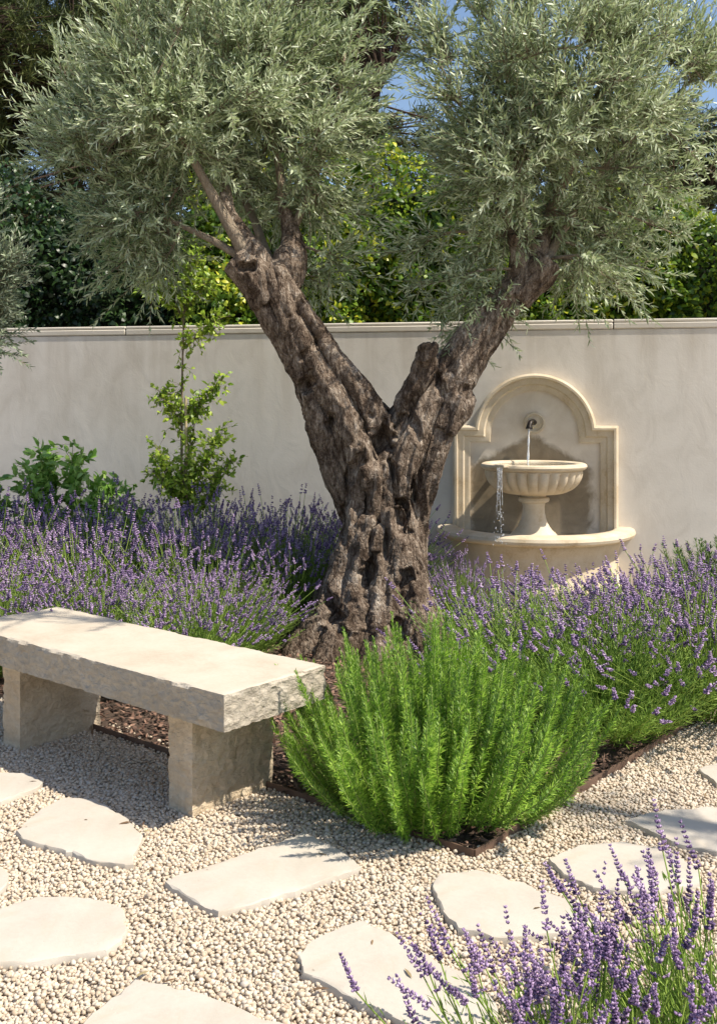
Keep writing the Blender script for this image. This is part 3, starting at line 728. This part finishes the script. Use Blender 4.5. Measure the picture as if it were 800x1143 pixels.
# crown ---------------------------------------------------------------
def grow_crown(center, rad, mains, nclus, ntw, leafn, seed, trunk_pts, twl=(.18, .36), ll=(.036, .062), lw=(.0075, .0118), extra=(), spread=.6):
    """returns (branch MB, twig+leaf MB)"""
    rs = np.random.default_rng(seed); br = MB(); lf = MB()
    nodes = []
    for pts in mains:
        P = catmull(np.array([[*p[:3], p[3]] for p in pts]), 24); br.add(*tubes(P[:, :3], P[:, 3], 8)); nodes.append(P)
    nodes = np.concatenate(nodes)
    cl = []
    while len(cl) < nclus:
        p = rs.normal(size=3); p /= np.linalg.norm(p); f = rs.random() ** .45
        q = center + p * rad * f * .88
        if q[2] < center[2] - .35 * rad[2] and abs(q[0] - center[0]) < .24 and q[1] < center[1] + .1: continue
        cl.append((q, f))
    for e in extra: cl.append((np.array(e, float), 1.0))
    O = []; Dv = []
    sub = []
    for q, f in cl:
        # prefer nodes that lie inside of the cluster (towards the fork)
        d = np.linalg.norm(nodes[:, :3] - q, axis=1) + .35 * np.maximum(0, nodes[:, 2] - q[2])
        k = np.argmin(d); s0 = nodes[k, :3]
        mid = (s0 + q) / 2 + rs.normal(size=3) * .05 + [0, 0, .04]
        P = catmull(np.array([s0, mid, q]), 10); sub.append((P, np.linspace(min(nodes[k, 3] * .6, .012), .0035, 10)))
        outw = (q - center) / rad; outw /= max(np.linalg.norm(outw), .2)
        for j in range(ntw):
            i = rs.integers(4, 10); b0 = P[i] + rs.normal(size=3) * .01
            dd = outw * .75 + rs.normal(size=3) * spread + [0, 0, .42]
            if e_ := (q[2] < center[2] - rad[2] * .55): dd = dd + [0, 0, -.12]
            O.append(b0); Dv.append(dd / np.linalg.norm(dd))
    br.add(*tubes(np.array([a for a, _ in sub]), np.array([b for _, b in sub]), 5))
    O = np.array(O); Dv = np.array(Dv); n = len(O); L = rs.uniform(*twl, n)
    s = np.linspace(0, 1, 6)
    curve = unit(rs.normal(size=(n, 3))) * .18 + np.array([0, 0, .03])
    TP = O[:, None] + Dv[:, None] * (L[:, None] * s)[:, :, None] + curve[:, None] * (L[:, None] * s ** 2)[:, :, None]
    br.add(*tubes(TP, np.broadcast_to(np.linspace(.0026, .0012, 6), (n, 6)), 3, cap=False))
    # leaves in opposite pairs
    tt = np.linspace(.12, 1.0, leafn // 2)
    idx = tt * 5; i0 = np.minimum(idx.astype(int), 4); fr = idx - i0
    base = TP[:, i0] * (1 - fr)[None, :, None] + TP[:, i0 + 1] * fr[None, :, None]
    tan = unit(TP[:, i0 + 1] - TP[:, i0])
    ref = unit(rs.normal(size=(n, 1, 3))); U = unit(np.cross(tan, np.broadcast_to(ref, tan.shape))); W = np.cross(tan, U)
    ang = (np.arange(leafn // 2) * PI / 2)[None, :] + rs.normal(size=(n, leafn // 2)) * .35
    Ls = []
    for sg in (0, PI):
        side = U * np.cos(ang + sg)[..., None] + W * np.sin(ang + sg)[..., None]
        op = rs.uniform(.55, 1.05, size=(n, leafn // 2, 1)) * (1.1 - .55 * tt)[None, :, None]
        d = unit(tan * np.cos(op) + side * np.sin(op)) + rs.normal(size=side.shape) * .12
        nn = tan * np.sin(op) - side * np.cos(op) + np.array([0, 0, .25]); Ls.append((base.reshape(-1, 3), d.reshape(-1, 3), (-nn).reshape(-1, 3)))
    Ob = np.concatenate([x[0] for x in Ls]); Db = np.concatenate([x[1] for x in Ls]); Nb = np.concatenate([x[2] for x in Ls])
    m = len(Ob); lf.add(*leaves(Ob, Db, -Nb, rs.uniform(*ll, m), rs.uniform(*lw, m), True, .04))
    return br, lf

def pxn(u, v, dy, r):
    dy = dy + .15 * min(1, max(0, (300 - v) / 100)); p = at(u, v, TY + dy); return (p[0], p[1], p[2], r)
Lc = np.array(at(236, 118, TY + .16)); Rc = np.array(at(628, 128, TY + .16))
lm = [[pxn(292, 312, -.08, .05), pxn(262, 262, -.2, .035), pxn(232, 208, -.3, .026), pxn(206, 160, -.35, .018), pxn(170, 95, -.4, .009)],
      [pxn(262, 262, -.15, .03), pxn(250, 200, .05, .022), pxn(225, 130, .1, .014), pxn(215, 30, .15, .006)],
      [pxn(318, 245, .1, .035), pxn(312, 190, .1, .024), pxn(300, 110, .05, .014), pxn(300, 10, 0, .006)],
      [pxn(320, 270, .05, .03), pxn(345, 215, .0, .02), pxn(372, 140, .0, .012), pxn(385, 60, .05, .006)],
      [pxn(290, 300, -.1, .03), pxn(240, 270, -.1, .02), pxn(170, 235, 0, .012), pxn(100, 190, .1, .006)],
      [pxn(300, 290, .1, .03), pxn(270, 220, .35, .02), pxn(200, 140, .5, .01), pxn(140, 60, .55, .005)]]
lx_ = [at(205, 225, TY + .15), at(165, 250, TY + .1), at(245, 180, TY - .1), at(215, 150, TY - .15), at(330, 215, TY + .1), at(95, 95, TY + 0.28), at(75, 175, TY + 0.23), at(100, 275, TY + 0.23), at(130, 300, TY + 0.18), at(160, 312, TY + 0.28), at(375, 290, TY + 0.23), at(400, 240, TY + 0.28), at(355, 310, TY + 0.38), at(70, 80, TY + 0.38), at(175, 300, TY + 0.11), at(200, 20, TY + 0.13), at(395, 100, TY + 0.13), at(390, 170, TY + 0.11), at(80, 120, TY + 0.23), at(120, 250, TY + 0.13)]
br, lf = grow_crown(Lc, np.array([.95, .64, .96]), lm, 112, 23, 26, 21, None, twl=(.16, .40), extra=lx_)
br2, lf2 = None, None
cr = empty('crown', (0, 0, 0)); cr.parent = tree
def reorg(MBx):
    MBx.V = [v_ - org for v_ in MBx.V]; return MBx
reorg(br).build('branches', M['branch'], cr); reorg(lf).build('foliage', M['olive'], cr)
rm = [[pxn(598, 302, .12, .04), pxn(590, 262, .05, .03), pxn(580, 220, -.1, .022), pxn(572, 140, -.2, .014), pxn(560, 40, -.25, .006)],
      [pxn(600, 298, .12, .04), pxn(612, 240, .1, .03), pxn(640, 180, .0, .02), pxn(670, 90, -.05, .012), pxn(690, 0, 0, .006)],
      [pxn(604, 300, .12, .03), pxn(650, 220, .2, .022), pxn(700, 160, .2, .014), pxn(770, 90, .15, .006)],
      [pxn(572, 262, .05, .03), pxn(555, 215, -.1, .02), pxn(530, 150, -.2, .012), pxn(490, 70, -.2, .005)],
      [pxn(600, 298, .1, .03), pxn(620, 220, .4, .02), pxn(600, 120, .55, .012), pxn(590, 20, .6, .006)]]
rx_ = [at(470, 320, TY + 0.16), at(500, 345, TY + 0.16), at(455, 285, TY + 0.18), at(540, 340, TY + 0.18), at(690, 315, TY + 0.23), at(720, 300, TY + 0.28), at(750, 260, TY + 0.28), at(660, 300, TY + 0.18), at(480, 75, TY + 0.28), at(485, 35, TY + 0.23), at(520, 300, TY + 0.13), at(785, 60, TY + 0.28), at(790, 190, TY + 0.28), at(560, 260, TY + 0.08), at(630, 240, TY + 0.06), at(515, 365, TY + 0.13), at(640, 320, TY + 0.33)]
br, lf = grow_crown(Rc, np.array([.92, .64, 1.0]), rm, 112, 23, 26, 22, None, twl=(.16, .40), extra=rx_)
cr2 = empty('crown', (0, 0, 0)); cr2.parent = tree
reorg(br).build('branches', M['branch'], cr2); reorg(lf).build('foliage', M['olive'], cr2)

# second olive at the left edge -----------------------------------------
o2 = empty('small_olive_tree', (-2.75, 5.6, 0)); tag(o2, 'small pale olive tree reaching in from the left edge', 'tree')
org2 = np.array([-2.75, 5.6, 0]); c2 = np.array([-2.30, 5.55, 1.98])
mains = [[(-2.75, 5.6, 0, .06), (-2.72, 5.6, .7, .05), (-2.65, 5.58, 1.3, .035), (-2.45, 5.55, 1.9, .012)], [(-2.72, 5.6, 1.0, .03), (-2.5, 5.5, 1.5, .02), (-2.2, 5.5, 1.8, .008)]]
br, lf = grow_crown(c2, np.array([.52, .5, .60]), mains, 60, 28, 22, 31, None, twl=(.12, .24), ll=(.03, .045), lw=(.007, .011), extra=[(-2.06, 5.5, 1.62), (-2.1, 5.5, 1.5), (-2.0, 5.5, 1.85)])
for q in (br, lf): q.V = [v_ - org2 for v_ in q.V]
br.build('trunk', M['branch'], o2); lf.build('foliage', M['olive2'], o2)

# neighbouring olive beyond the right edge; one bough reaches over the path above the picture
o3 = empty('neighbouring_olive_tree', (4.9, 1.3, 0)); tag(o3, 'olive tree beyond the right edge with a bough over the path', 'tree')
org3 = np.array([4.9, 1.3, 0])
mains = [[(4.9, 1.3, 0, .14), (4.85, 1.35, 1.2, .12), (4.4, 1.6, 2.5, .08), (3.3, 2.25, 3.2, .04)], [(3.3, 2.25, 3.2, .035), (2.4, 2.75, 3.35, .022), (1.5, 3.15, 3.25, .014), (.5, 3.5, 3.1, .006)]]
ex = [(3.3, 2.25, 3.25), (3.0, 2.4, 3.3), (3.15, 2.1, 3.2), (.15, 3.55, 3.1), (.45, 3.42, 3.12), (.7, 3.6, 3.2), (.3, 3.75, 3.2), (.9, 3.3, 3.15), (-.05, 3.7, 3.1)]
br, lf = grow_crown(np.array([4.7, 1.2, 3.4]), np.array([.8, .8, .7]), mains, 30, 14, 18, 33, None, extra=ex)
for q in (br, lf): q.V = [v_ - org3 for v_ in q.V]
br.build('trunk', M['branch'], o3); lf.build('foliage', M['olive'], o3)

# ------------------------------------------------------------------ rosemary
def rosemary(name, loc, rad, hgt, nsh, seed, mat, stemmat, npd=300, nl=.024, nw=.0026):
    rs = np.random.default_rng(seed); root = empty(name, loc)
    m = 9; s = np.linspace(0, 1, m); 
    a = rs.uniform(0, 2 * PI, nsh); rr = np.sqrt(rs.random(nsh)); b0 = np.stack([rr * .55 * rad * np.cos(a), rr * .55 * rad * np.sin(a), np.full(nsh, .01)], 1)
    lean = rr ** 1.3 * rs.uniform(.8, 1.15, nsh) 
    out = np.stack([np.cos(a + rs.normal(size=nsh) * .25), np.sin(a + rs.normal(size=nsh) * .25), 0 * a], 1)
    L = hgt * (1.0 - .24 * rr) * rs.uniform(.62, 1.06, nsh)
    up = np.array([0, 0, 1.])
    ang0 = lean * 1.12; ang1 = lean * .42          # shoots start outwards, then turn up
    P = [b0]
    for k in range(1, m):
        an = (ang0 + (ang1 - ang0) * (k / m) + rs.normal(size=nsh) * .05)[:, None]; st = (L / (m - 1))[:, None]
        P.append(P[-1] + (out * np.sin(an) + up * np.cos(an)) * st + rs.normal(size=(nsh, 3)) * st * .06)
    P = np.stack(P, 1); P[:, :, 2] = np.maximum(P[:, :, 2], .012)
    MB().add(*tubes(P, np.broadcast_to(np.linspace(.0032, .0016, m), (nsh, m)), 4)).build('stems', stemmat, root)
    # needles
    mb = MB(); per = (L * npd).astype(int)
    sid = np.repeat(np.arange(nsh), per); n = len(sid); t = rs.random(n) ** .75 * .93 + .07
    x = t * (m - 1); i0 = np.minimum(x.astype(int), m - 2); f = (x - i0)[:, None]
    base = P[sid, i0] * (1 - f) + P[sid, i0 + 1] * f; tan = unit(P[sid, i0 + 1] - P[sid, i0])
    U = unit(np.cross(tan, rs.normal(size=(n, 3)))); op = (rs.uniform(.75, 1.35, n) * (1.12 - .45 * t ** 3))[:, None]
    d = tan * np.cos(op) + U * np.sin(op); ln = nl * rs.uniform(.7, 1.2, n) * np.clip((1.06 - t) * 5, .45, 1)
    mb.add(*leaves(base, d, tan * np.sin(op) - U * np.cos(op), ln, np.full(n, nw) * rs.uniform(.8, 1.3, n), six=False))
    mb.build('foliage', mat, root); return root
M['stemgreen'] = plain('green_stem', (.22, .30, .07), .7)
r = rosemary('rosemary_bush', (.245, 3.38, 0), .56, .62, 330, 3, M['rosemary'], M['stemgreen'], 900, .027, .0028)
tag(r, 'bright green bushy rosemary at the corner of the bed beside the bench', 'bush')
r = rosemary('needle_shrub', tuple(gnd(808, 690)), .42, .50, 160, 5, M['rosemary_dark'], M['stemgreen'], 220, .05, .006)
tag(r, 'dark green spiky shrub by the wall at the right edge', 'shrub')

# ------------------------------------------------------------------ lavender
def lavender_meshes(nst, hgt, rad, seed, splen=(.05, .09), nwh=7, fl=.0065, leafn=1500, lean=.75, tilt=(0, 0), det=False, basal=1.0):
    rs = np.random.default_rng(seed); m = 7
    a = rs.uniform(0, 2 * PI, nst); rr = np.sqrt(rs.random(nst))
    b0 = np.stack([rr * .35 * rad * np.cos(a), rr * .35 * rad * np.sin(a), np.full(nst, .02)], 1)
    out = np.stack([np.cos(a) + tilt[0], np.sin(a) + tilt[1], 0 * a], 1)
    L = hgt * rs.uniform(.72, 1.08, nst) * (1.0 - .1 * rr); up = np.array([0, 0, 1.]); P = [b0]; bendd = rs.normal(size=nst) * .18; rnd = rs.normal(size=(nst, 3)) * .12
    for k in range(1, m):
        an = (rr * lean * (1.05 - .1 * k / m) + bendd * k / m)[:, None]; st = (L / (m - 1))[:, None]
        P.append(P[-1] + (out * np.sin(an) + up * np.cos(an) + rnd) * st)
    P = np.stack(P, 1)
    stems = MB().add(*tubes(P, np.broadcast_to(np.linspace(.0026, .0016, m), (nst, m)), 3, cap=False))
    # flower spikes, at the end of the stem
    end = P[:, -1]; tan = unit(P[:, -1] - P[:, -2] + rs.normal(size=(nst, 3)) * .01)
    U = unit(np.cross(tan, rs.normal(size=(nst, 3)))); W = np.cross(tan, U)
    SL = rs.uniform(*splen, nst); flw = MB()
    OO = []; DD = []; LL = []; WW = []
    per = 7
    for wq in range(nwh + (1 if det else 0)):
        f = wq / max(1, nwh - 1)
        if det and wq == nwh: f = -.45
        has = rs.random(nst) < (.93 if f >= 0 else .4)
        c = end + tan * (SL * f)[:, None]
        for j in range(per):
            th = 2 * PI * (j + .5 * (wq % 2)) / per + rs.normal(size=nst) * .25
            rad_ = U * np.cos(th)[:, None] + W * np.sin(th)[:, None]
            op = (.95 - .35 * f + rs.normal(size=nst) * .15)[:, None]
            d = tan * np.cos(op) + rad_ * np.sin(op)
            k = has & (rs.random(nst) < .92)
            OO.append((c + tan * (rs.uniform(-.12, .12, nst) * SL / nwh)[:, None])[k]); DD.append(d[k]); LL.append((fl * 2.0 * (1 - .35 * abs(f)) * rs.uniform(.75, 1.25, nst))[k])
    O = np.concatenate(OO); D_ = unit(np.concatenate(DD)); Lq = np.concatenate(LL); n = len(O)
    # each floret a little four sided bud (spindle)
    U = unit(np.cross(D_, rs.normal(size=(n, 3)))); W = np.cross(D_, U); w_ = (Lq * .30)[:, None]
    rows = [O] + [O + D_ * (Lq * .55)[:, None] + x * w_ for x in (U, W, -U, -W)] + [O + D_ * Lq[:, None]]
    V = np.stack(rows, 1).reshape(-1, 3); i = np.arange(n)[:, None] * 6
    flw.add(V, [np.concatenate([i + np.array([[0, b_, a_]]) for a_, b_ in ((1, 2), (2, 3), (3, 4), (4, 1))] + [i + np.array([[5, a_, b_]]) for a_, b_ in ((1, 2), (2, 3), (3, 4), (4, 1))])])
    # foliage: narrow grey green leaves in the lower half
    lfm = MB(); n = leafn; sid = rs.integers(0, nst, n); t = rs.random(n) ** .8 * .86
    x = t * (m - 1); i0 = np.minimum(x.astype(int), m - 2); f = (x - i0)[:, None]
    base = P[sid, i0] * (1 - f) + P[sid, i0 + 1] * f + rs.normal(size=(n, 3)) * .015 * basal; tn = unit(P[sid, i0 + 1] - P[sid, i0])
    base[:, 2] = np.maximum(base[:, 2], .01)
    d = tn + rs.normal(size=(n, 3)) * .33; ll = rs.uniform(.03, .07, n) * (1.25 - t)
    lfm.add(*leaves(base, d, rs.normal(size=(n, 3)), ll, rs.uniform(.0028, .0045, n), six=False))
    return stems.mesh(), flw.mesh(), lfm.mesh()

def lav_thing(ms, loc, rz, sc, label, group, first):
    root = empty('lavender_plant', loc, rz); root.scale = (sc[0], sc[0], sc[1])
    for nm, me, mt in zip(('stems', 'flower_spikes', 'foliage'), ms, ('lav_stem', 'lav_flower', 'lav_green')):
        if first: me.materials.append(M[mt])
        o_ = bpy.data.objects.new(nm, me); COL.objects.link(o_); o_.parent = root
    tag(root, label, 'lavender', group); return root

back = [lavender_meshes(380, .60, .44, 40 + i, (.035, .065), 6, .0062, 12000, .84) for i in range(3)] + [lavender_meshes(130, .60, .42, 47, (.035, .065), 6, .0070, 17000, .86)]
G1 = 'lavender plants in the bed left of the olive tree'; G2 = 'lavender plants right of the rosemary bush'; G3 = 'lavender plants at the bottom right corner'
used = set()
def put(k, x, y, sc, h, label, group, rz=None):
    ms = back[k]; f = k not in used; used.add(k)
    return lav_thing(ms, (x, y, 0), random.uniform(0, 6.28) if rz is None else rz, (sc, h), label, group, f)
rows = [
 (0, -2.35, 5.15, 1.0, .98, 'purple lavender at the left edge behind the far end of the bench'),
 (1, -1.80, 4.98, 1.0, .86, 'shaded dark purple lavender directly behind the left part of the bench seat'),
 (2, -1.28, 4.92, .95, .78, 'shaded lavender behind the middle of the bench seat'),
 (0, -.80, 5.05, .9, .74, 'lavender clump between the bench seat and the roots of the olive tree'),
 (1, -2.75, 5.75, 1.0, 1.1, 'lavender mostly cut off at the left edge, second row'),
 (2, -2.10, 5.70, 1.1, 1.1, 'lavender in the second row below the leafy green shrub'),
 (0, -1.50, 5.62, 1.1, 1.02, 'lavender in the second row below the young staked tree'),
 (1, -.92, 5.72, 1.05, 1.0, 'lavender in the second row just left of the gnarled trunk'),
 (2, -2.75, 6.45, 1.1, 1.12, 'lavender in the back row in front of the shrub at the left edge'),
 (0, -2.15, 6.35, 1.1, 1.12, 'lavender in the back row right of the leafy green shrub'),
 (1, -1.55, 6.32, 1.1, 1.10, 'lavender in the back row in front of the young staked tree'),
 (2, -.98, 6.38, 1.1, 1.10, 'lavender in the back row right of the young tree against the wall'),
 (0, -.48, 6.40, 1.1, 1.08, 'lavender in the back row peeping past the left side of the trunk'),
 (1, -.40, 5.95, .9, .92, 'lavender hidden mostly behind the left side of the trunk'),
 (2, .05, 6.55, 1.0, 1.0, 'lavender straight behind the olive trunk'),
 (3, -.66, 5.30, .85, .62, 'low green lavender beside the left roots of the olive tree'),
 (3, -.82, 4.66, .85, .62, 'low green lavender right behind the right half of the bench seat'),
 (1, .58, 6.00, .52, .60, 'lavender between the olive trunk and the fountain basin'),
]
for k, x, y, sc, h, lab in rows: put(k, x, y, sc, h, lab, G1)
rows = [
 (3, .98, 4.08, 1.12, .84, 'lavender nearest the steel edging right of the rosemary, mostly green stems'),
 (3, .66, 4.40, 1.0, .86, 'lavender rising behind the top of the rosemary bush'),
 (2, 1.45, 4.35, 1.15, .86, 'lavender at the right edge leaning over the gravel'),
 (0, 1.15, 4.72, 1.05, .82, 'lavender in front of the right end of the fountain basin'),
 (1, 1.72, 4.85, 1.1, .92, 'lavender at the right edge behind the leaning one'),
 (2, .82, 5.00, .75, .64, 'lavender in front of the middle of the fountain basin'),
 (0, 1.45, 5.10, .9, .74, 'rear lavender below the right pilaster of the fountain'),
]
for k, x, y, sc, h, lab in rows: put(k, x, y, sc, h, lab, G2)
fr1 = lavender_meshes(55, .30, .30, 71, (.06, .10), 10, .0056, 1300, .62, (-.12, 0.1), True, .6)
fr2 = lavender_meshes(98, .315, .40, 72, (.06, .10), 10, .0056, 4200, .6, (-.05, 0.1), True, .6)
lav_thing(fr1, (.43, 1.90, 0), 0, (1, .92), 'front lavender with loose purple spikes over the pale slab, left one', G3, True)
fr3 = lavender_meshes(34, .25, .26, 73, (.055, .095), 10, .0056, 700, .62, (-.15, 0.1), True, .6)
lav_thing(fr3, (.29, 1.87, 0), 0, (1, 1), 'lowest front lavender, leftmost, its spikes crossing the bottom centre slab', G3, True)
lav_thing(fr2, (.70, 2.02, 0), 0, (1, 1.0), 'tall front lavender in the bottom right corner', G3, True)

# ------------------------------------------------------------------ leafy shrubs and young tree by the wall
def stems_leaves(root, org_, stems, lsz, asp, per, seed, mat, smat, spread=.06):
    rs = np.random.default_rng(seed); br = MB(); lf = MB()
    for pts, r0 in stems:
        P = catmull(np.array(pts, float), 14) - org_; br.add(*tubes(P, np.linspace(r0, r0 * .3, 14), 6))
        n = per; i = rs.integers(2, 14, n); b0 = P[i] + rs.normal(size=(n, 3)) * .004
        d = rs.normal(size=(n, 3)); tl = rs.random(n) * spread * 2
        tw = b0 + unit(d) * tl[:, None]
        seg = np.stack([b0, (b0 + tw) / 2 + [0, 0, .008], tw], 1); br.add(*tubes(seg, np.full((n, 3), .0013), 3, cap=False))
        for q in range(3):
            dd = unit(d) + rs.normal(size=(n, 3)) * .7 + [0, 0, .2]; L = lsz * rs.uniform(.6, 1.15, n)
            lf.add(*leaves(tw - unit(d) * (rs.random(n) * .03)[:, None], dd, rs.normal(size=(n, 3)) * .6 + [0.3, -.3, 1], L, L * asp, True, .06))
    br.build('stems', smat, root); lf.build('foliage', mat, root)
yt = at(203, 560, 6.95); oy = np.array([yt[0], 6.95, 0]); root = empty('young_tree', tuple(oy)); tag(root, 'thin young tree with light green leaves growing against the wall', 'tree')
def a7(u, v, dy=0): return tuple(at(u, v, 6.95 + dy))
st = [([(oy[0], 6.95, 0), a7(203, 480), a7(204, 400), a7(206, 335), a7(205, 300)], .011)]
for pts in ([a7(203, 560), a7(225, 520, -.1), a7(250, 480, -.1)], [a7(203, 575), a7(220, 530), a7(240, 500)], [a7(203, 560), a7(185, 530, -.1), a7(178, 500, -.1)], [a7(204, 560), a7(212, 500), a7(222, 450)],
            [a7(204, 470), a7(225, 450), a7(248, 425)], [a7(203, 560), a7(240, 540, -.1), a7(258, 515, -.1)], [a7(203, 560), a7(190, 545, -.15), a7(172, 525, -.2)],
            [a7(204, 480), a7(192, 455), a7(180, 440)], [a7(205, 390), a7(225, 372), a7(245, 355)], [a7(205, 360), a7(195, 335), a7(188, 312)], [a7(205, 350), a7(222, 325), a7(238, 310)], [a7(205, 340), a7(215, 305), a7(222, 285)], [a7(205, 350), a7(180, 330), a7(165, 320)],
            [a7(203, 580), a7(230, 560, -.1), a7(245, 545, -.1)], [a7(203, 580), a7(205, 540, -.15), a7(210, 500, -.15)]): st.append((pts, .005))
stems_leaves(root, oy, st, .044, .55, 105, 81, M['young'], M['branch'])
p = at(206, 560, 6.92); o = MB().add(*tubes(np.array([(0, 0, 0), (.004, 0, .7), (.0, 0, 1.35)]), np.array([.010, .010, .009]), 8)).build('bamboo_stake', M['cane']); o.location = (p[0] + .012, 6.90, 0)
tag(o, 'slim pale cane stake beside the thin young tree', 'stake')
def shrub(name, uc, vtop, Y, wpx, label, seed, n=15, lsz=.075, mat='shrub'):
    c = at(uc, vtop, Y); oo = np.array([c[0], Y, 0]); root = empty(name, tuple(oo)); tag(root, label, 'shrub'); rs = np.random.default_rng(seed); st = []
    for k in range(n):
        x = rs.uniform(-1, 1); w_ = wpx / PX * .5 * (Y / TY) * x; top = c[2] * (1 - .28 * abs(x)) * rs.uniform(.8, 1.02); dy = rs.uniform(-.25, .12)
        st.append(([(c[0] + w_ * .2, Y, .0), (c[0] + w_ * .6, Y + dy * .6, top * .6), (c[0] + w_, Y + dy, top)], .006))
    stems_leaves(root, oo, st, lsz, .5, 48, seed, M[mat], M['stemgreen'], .05)
shrub('leafy_shrub', 72, 482, 6.95, 105, 'leafy bright green shrub against the wall left of the young tree', 91, 16)
shrub('leafy_shrub', -12, 512, 6.9, 40, 'green shrub at the left edge beside the larger leafy shrub', 92, 8)
shrub('leafy_shrub', 148, 528, 7.0, 24, 'low green shrub between the large leafy shrub and young tree', 93, 5, .06)

# ------------------------------------------------------------------ hedge beyond the wall
def hedge(x0, x1, Y, top, mat, label, seed, nleaf, lsz=.07):
    rs = np.random.default_rng(seed); root = empty('hedge_shrub', ((x0 + x1) / 2, Y, 0)); tag(root, label, 'hedge', 'dense hedge shrubs beyond the wall')
    org_ = np.array([(x0 + x1) / 2, Y, 0]); cx, hw = (x0 + x1) / 2, (x1 - x0) / 2
    # leafy surface of a bulging mass
    X = rs.uniform(-1, 1, nleaf); Z = rs.random(nleaf) ** .8
    def lump(x, z): return np.array([noise.noise((a_ * 1.6, b_ * 1.6, seed)) for a_, b_ in zip(x, z)])
    tx = cx + X * hw * 1.08; tz = 1.3 + Z * (top - 1.3); lu = lump(tx, tz); lu2 = np.array([noise.noise((a_ * 5, b_ * 5, seed + 3)) for a_, b_ in zip(tx, tz)])
    prof = np.sqrt(np.clip(1 - Z ** 4, 0, 1)); y = Y - .75 * prof - .35 * lu - .18 * lu2 + rs.exponential(.14, nleaf); tz = tz + (Z > .7) * (lu * .35 + lu2 * .15) * Z
    O = np.stack([tx, y, tz], 1) - org_; N_ = np.stack([rs.normal(size=nleaf) * .6, -.7 + rs.normal(size=nleaf) * .5, .6 + rs.normal(size=nleaf) * .5], 1)
    D_ = rand_dir(nleaf) + [0, -.2, -.1]; L = lsz * rs.uniform(.6, 1.2, nleaf)
    MB().add(*leaves(O, D_, N_, L, L * .55, True, .05)).build('foliage', M[mat], root)
    # added solid dark box as backing, so that no light comes through
    V, Fs = box((-hw, -.25, .1), (hw, .6, top - .4)); MB().add(V, Fs).build('dark_core', M['inner'], root)
M['inner'] = plain('hedge_inside', (.018, .022, .012), .95)
hedge(-7.2, -3.9, 10.4, 3.55, 'hedge_shaded', 'dark green hedge part with painted-in shade at the far left behind the wall', 101, 15000)
hedge(-4.0, -1.35, 10.2, 3.35, 'hedge_shaded', 'near black green hedge part with painted-in shade left behind the young tree top', 102, 17000)
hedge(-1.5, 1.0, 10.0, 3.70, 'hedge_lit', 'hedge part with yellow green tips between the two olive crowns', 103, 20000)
hedge(.9, 3.0, 10.1, 3.30, 'hedge_lit', 'hedge part with painted-in sunlit tone behind the right olive crown', 104, 15000)
hedge(2.9, 6.2, 10.0, 3.35, 'hedge_lit', 'hedge part with painted-in sunlit tone at the right edge beyond the wall', 105, 17000)

# ------------------------------------------------------------------ pines
def pine(x, y, h, crownz, rad, nclump, label, seed, lean=0.0, limbs=8, over=(0, 0)):
    rs = np.random.default_rng(seed); root = empty('pine_tree', (x, y, 0)); tag(root, label, 'pine', 'tall pines beyond the hedge')
    br = MB(); P = catmull([(0, 0, 0), (lean * .3, 0, h * .35), (lean * .7, .1, h * .7), (lean, 0, h)], 20); br.add(*tubes(P, np.linspace(.24, .06, 20), 10))
    lf = MB(); ends = []
    for k in range(limbs):
        z = h * rs.uniform(.32, .95); a_ = 2 * PI * k / limbs + rs.normal() * .4; b0 = P[int(z / h * 19)]
        e = b0 + np.array([math.cos(a_), math.sin(a_), .35]) * rad * rs.uniform(.6, 1); mid = (b0 + e) / 2 + [0, 0, rs.uniform(-.2, .3)]
        Q = catmull([b0, mid, e], 10); br.add(*tubes(Q, np.linspace(.08, .02, 10), 6)); ends.append(Q)
    C_ = []
    lobes = [np.array([lean + over[0] + np.clip(rs.normal() * .5, -.9, .9) * rad, over[1] * rs.uniform(.8, 1) + rs.normal() * rad * .3 * (1 if over[1] else 1.6), rs.uniform(*crownz)]) for _ in range(14)]
    if over[1]:
        for k in range(5):
            e = lobes[k] ; Q = catmull([P[12], (P[12] + e) / 2 + [0, 0, .3], e], 12); br.add(*tubes(Q, np.linspace(.09, .02, 12), 6)); ends.append(Q[5:])
    ends = np.concatenate(ends)
    for k in range(nclump):
        l_ = lobes[k % 14]; p_ = rs.normal(size=3); p_ /= np.linalg.norm(p_); C_.append(l_ + p_ * rad * np.array([.42, .42, .28]) * rs.random() ** .35)
    C_ = np.array(C_); near = np.array([ends[np.argmin(np.linalg.norm(ends - c, axis=1))] for c in C_])
    seg = np.stack([near, (near + C_) / 2, C_], 1); br.add(*tubes(seg, np.broadcast_to([.018, .012, .006], (nclump, 3)), 3, cap=False))
    br.build('trunk', M['pinebark'], root)
    per = 46; cc = np.repeat(C_, per, 0); n = len(cc); d = rand_dir(n) + [0, 0, .35]; O = cc + rand_dir(n) * rng.random((n, 1)) * .12
    lf.add(*leaves(O, d, rand_dir(n), rs.uniform(.10, .19, n), np.full(n, .016), six=False)); lf.build('foliage', M['pine'], root)
pine(-5.6, 15, 8.2, (3.8, 7.6), 2.6, 2600, 'tall pine at the upper left beyond the wall', 201, 0, 9)
pine(-2.6, 18, 9.5, (4.6, 9), 2.4, 2000, 'pine behind the left olive crown', 202)
pine(.4, 13.0, 8.8, (4.2, 9), 2.1, 1200, 'dark pine with bare limbs between the two olive crowns', 203, -.6)

pine(4.6, 19, 6.2, (4.0, 6.4), 2.2, 1100, 'pine behind the right olive crown', 204)
pine(8.2, 19, 5.0, (3.0, 5.4), 2.0, 900, 'lower pine at the right edge under the open sky', 205)
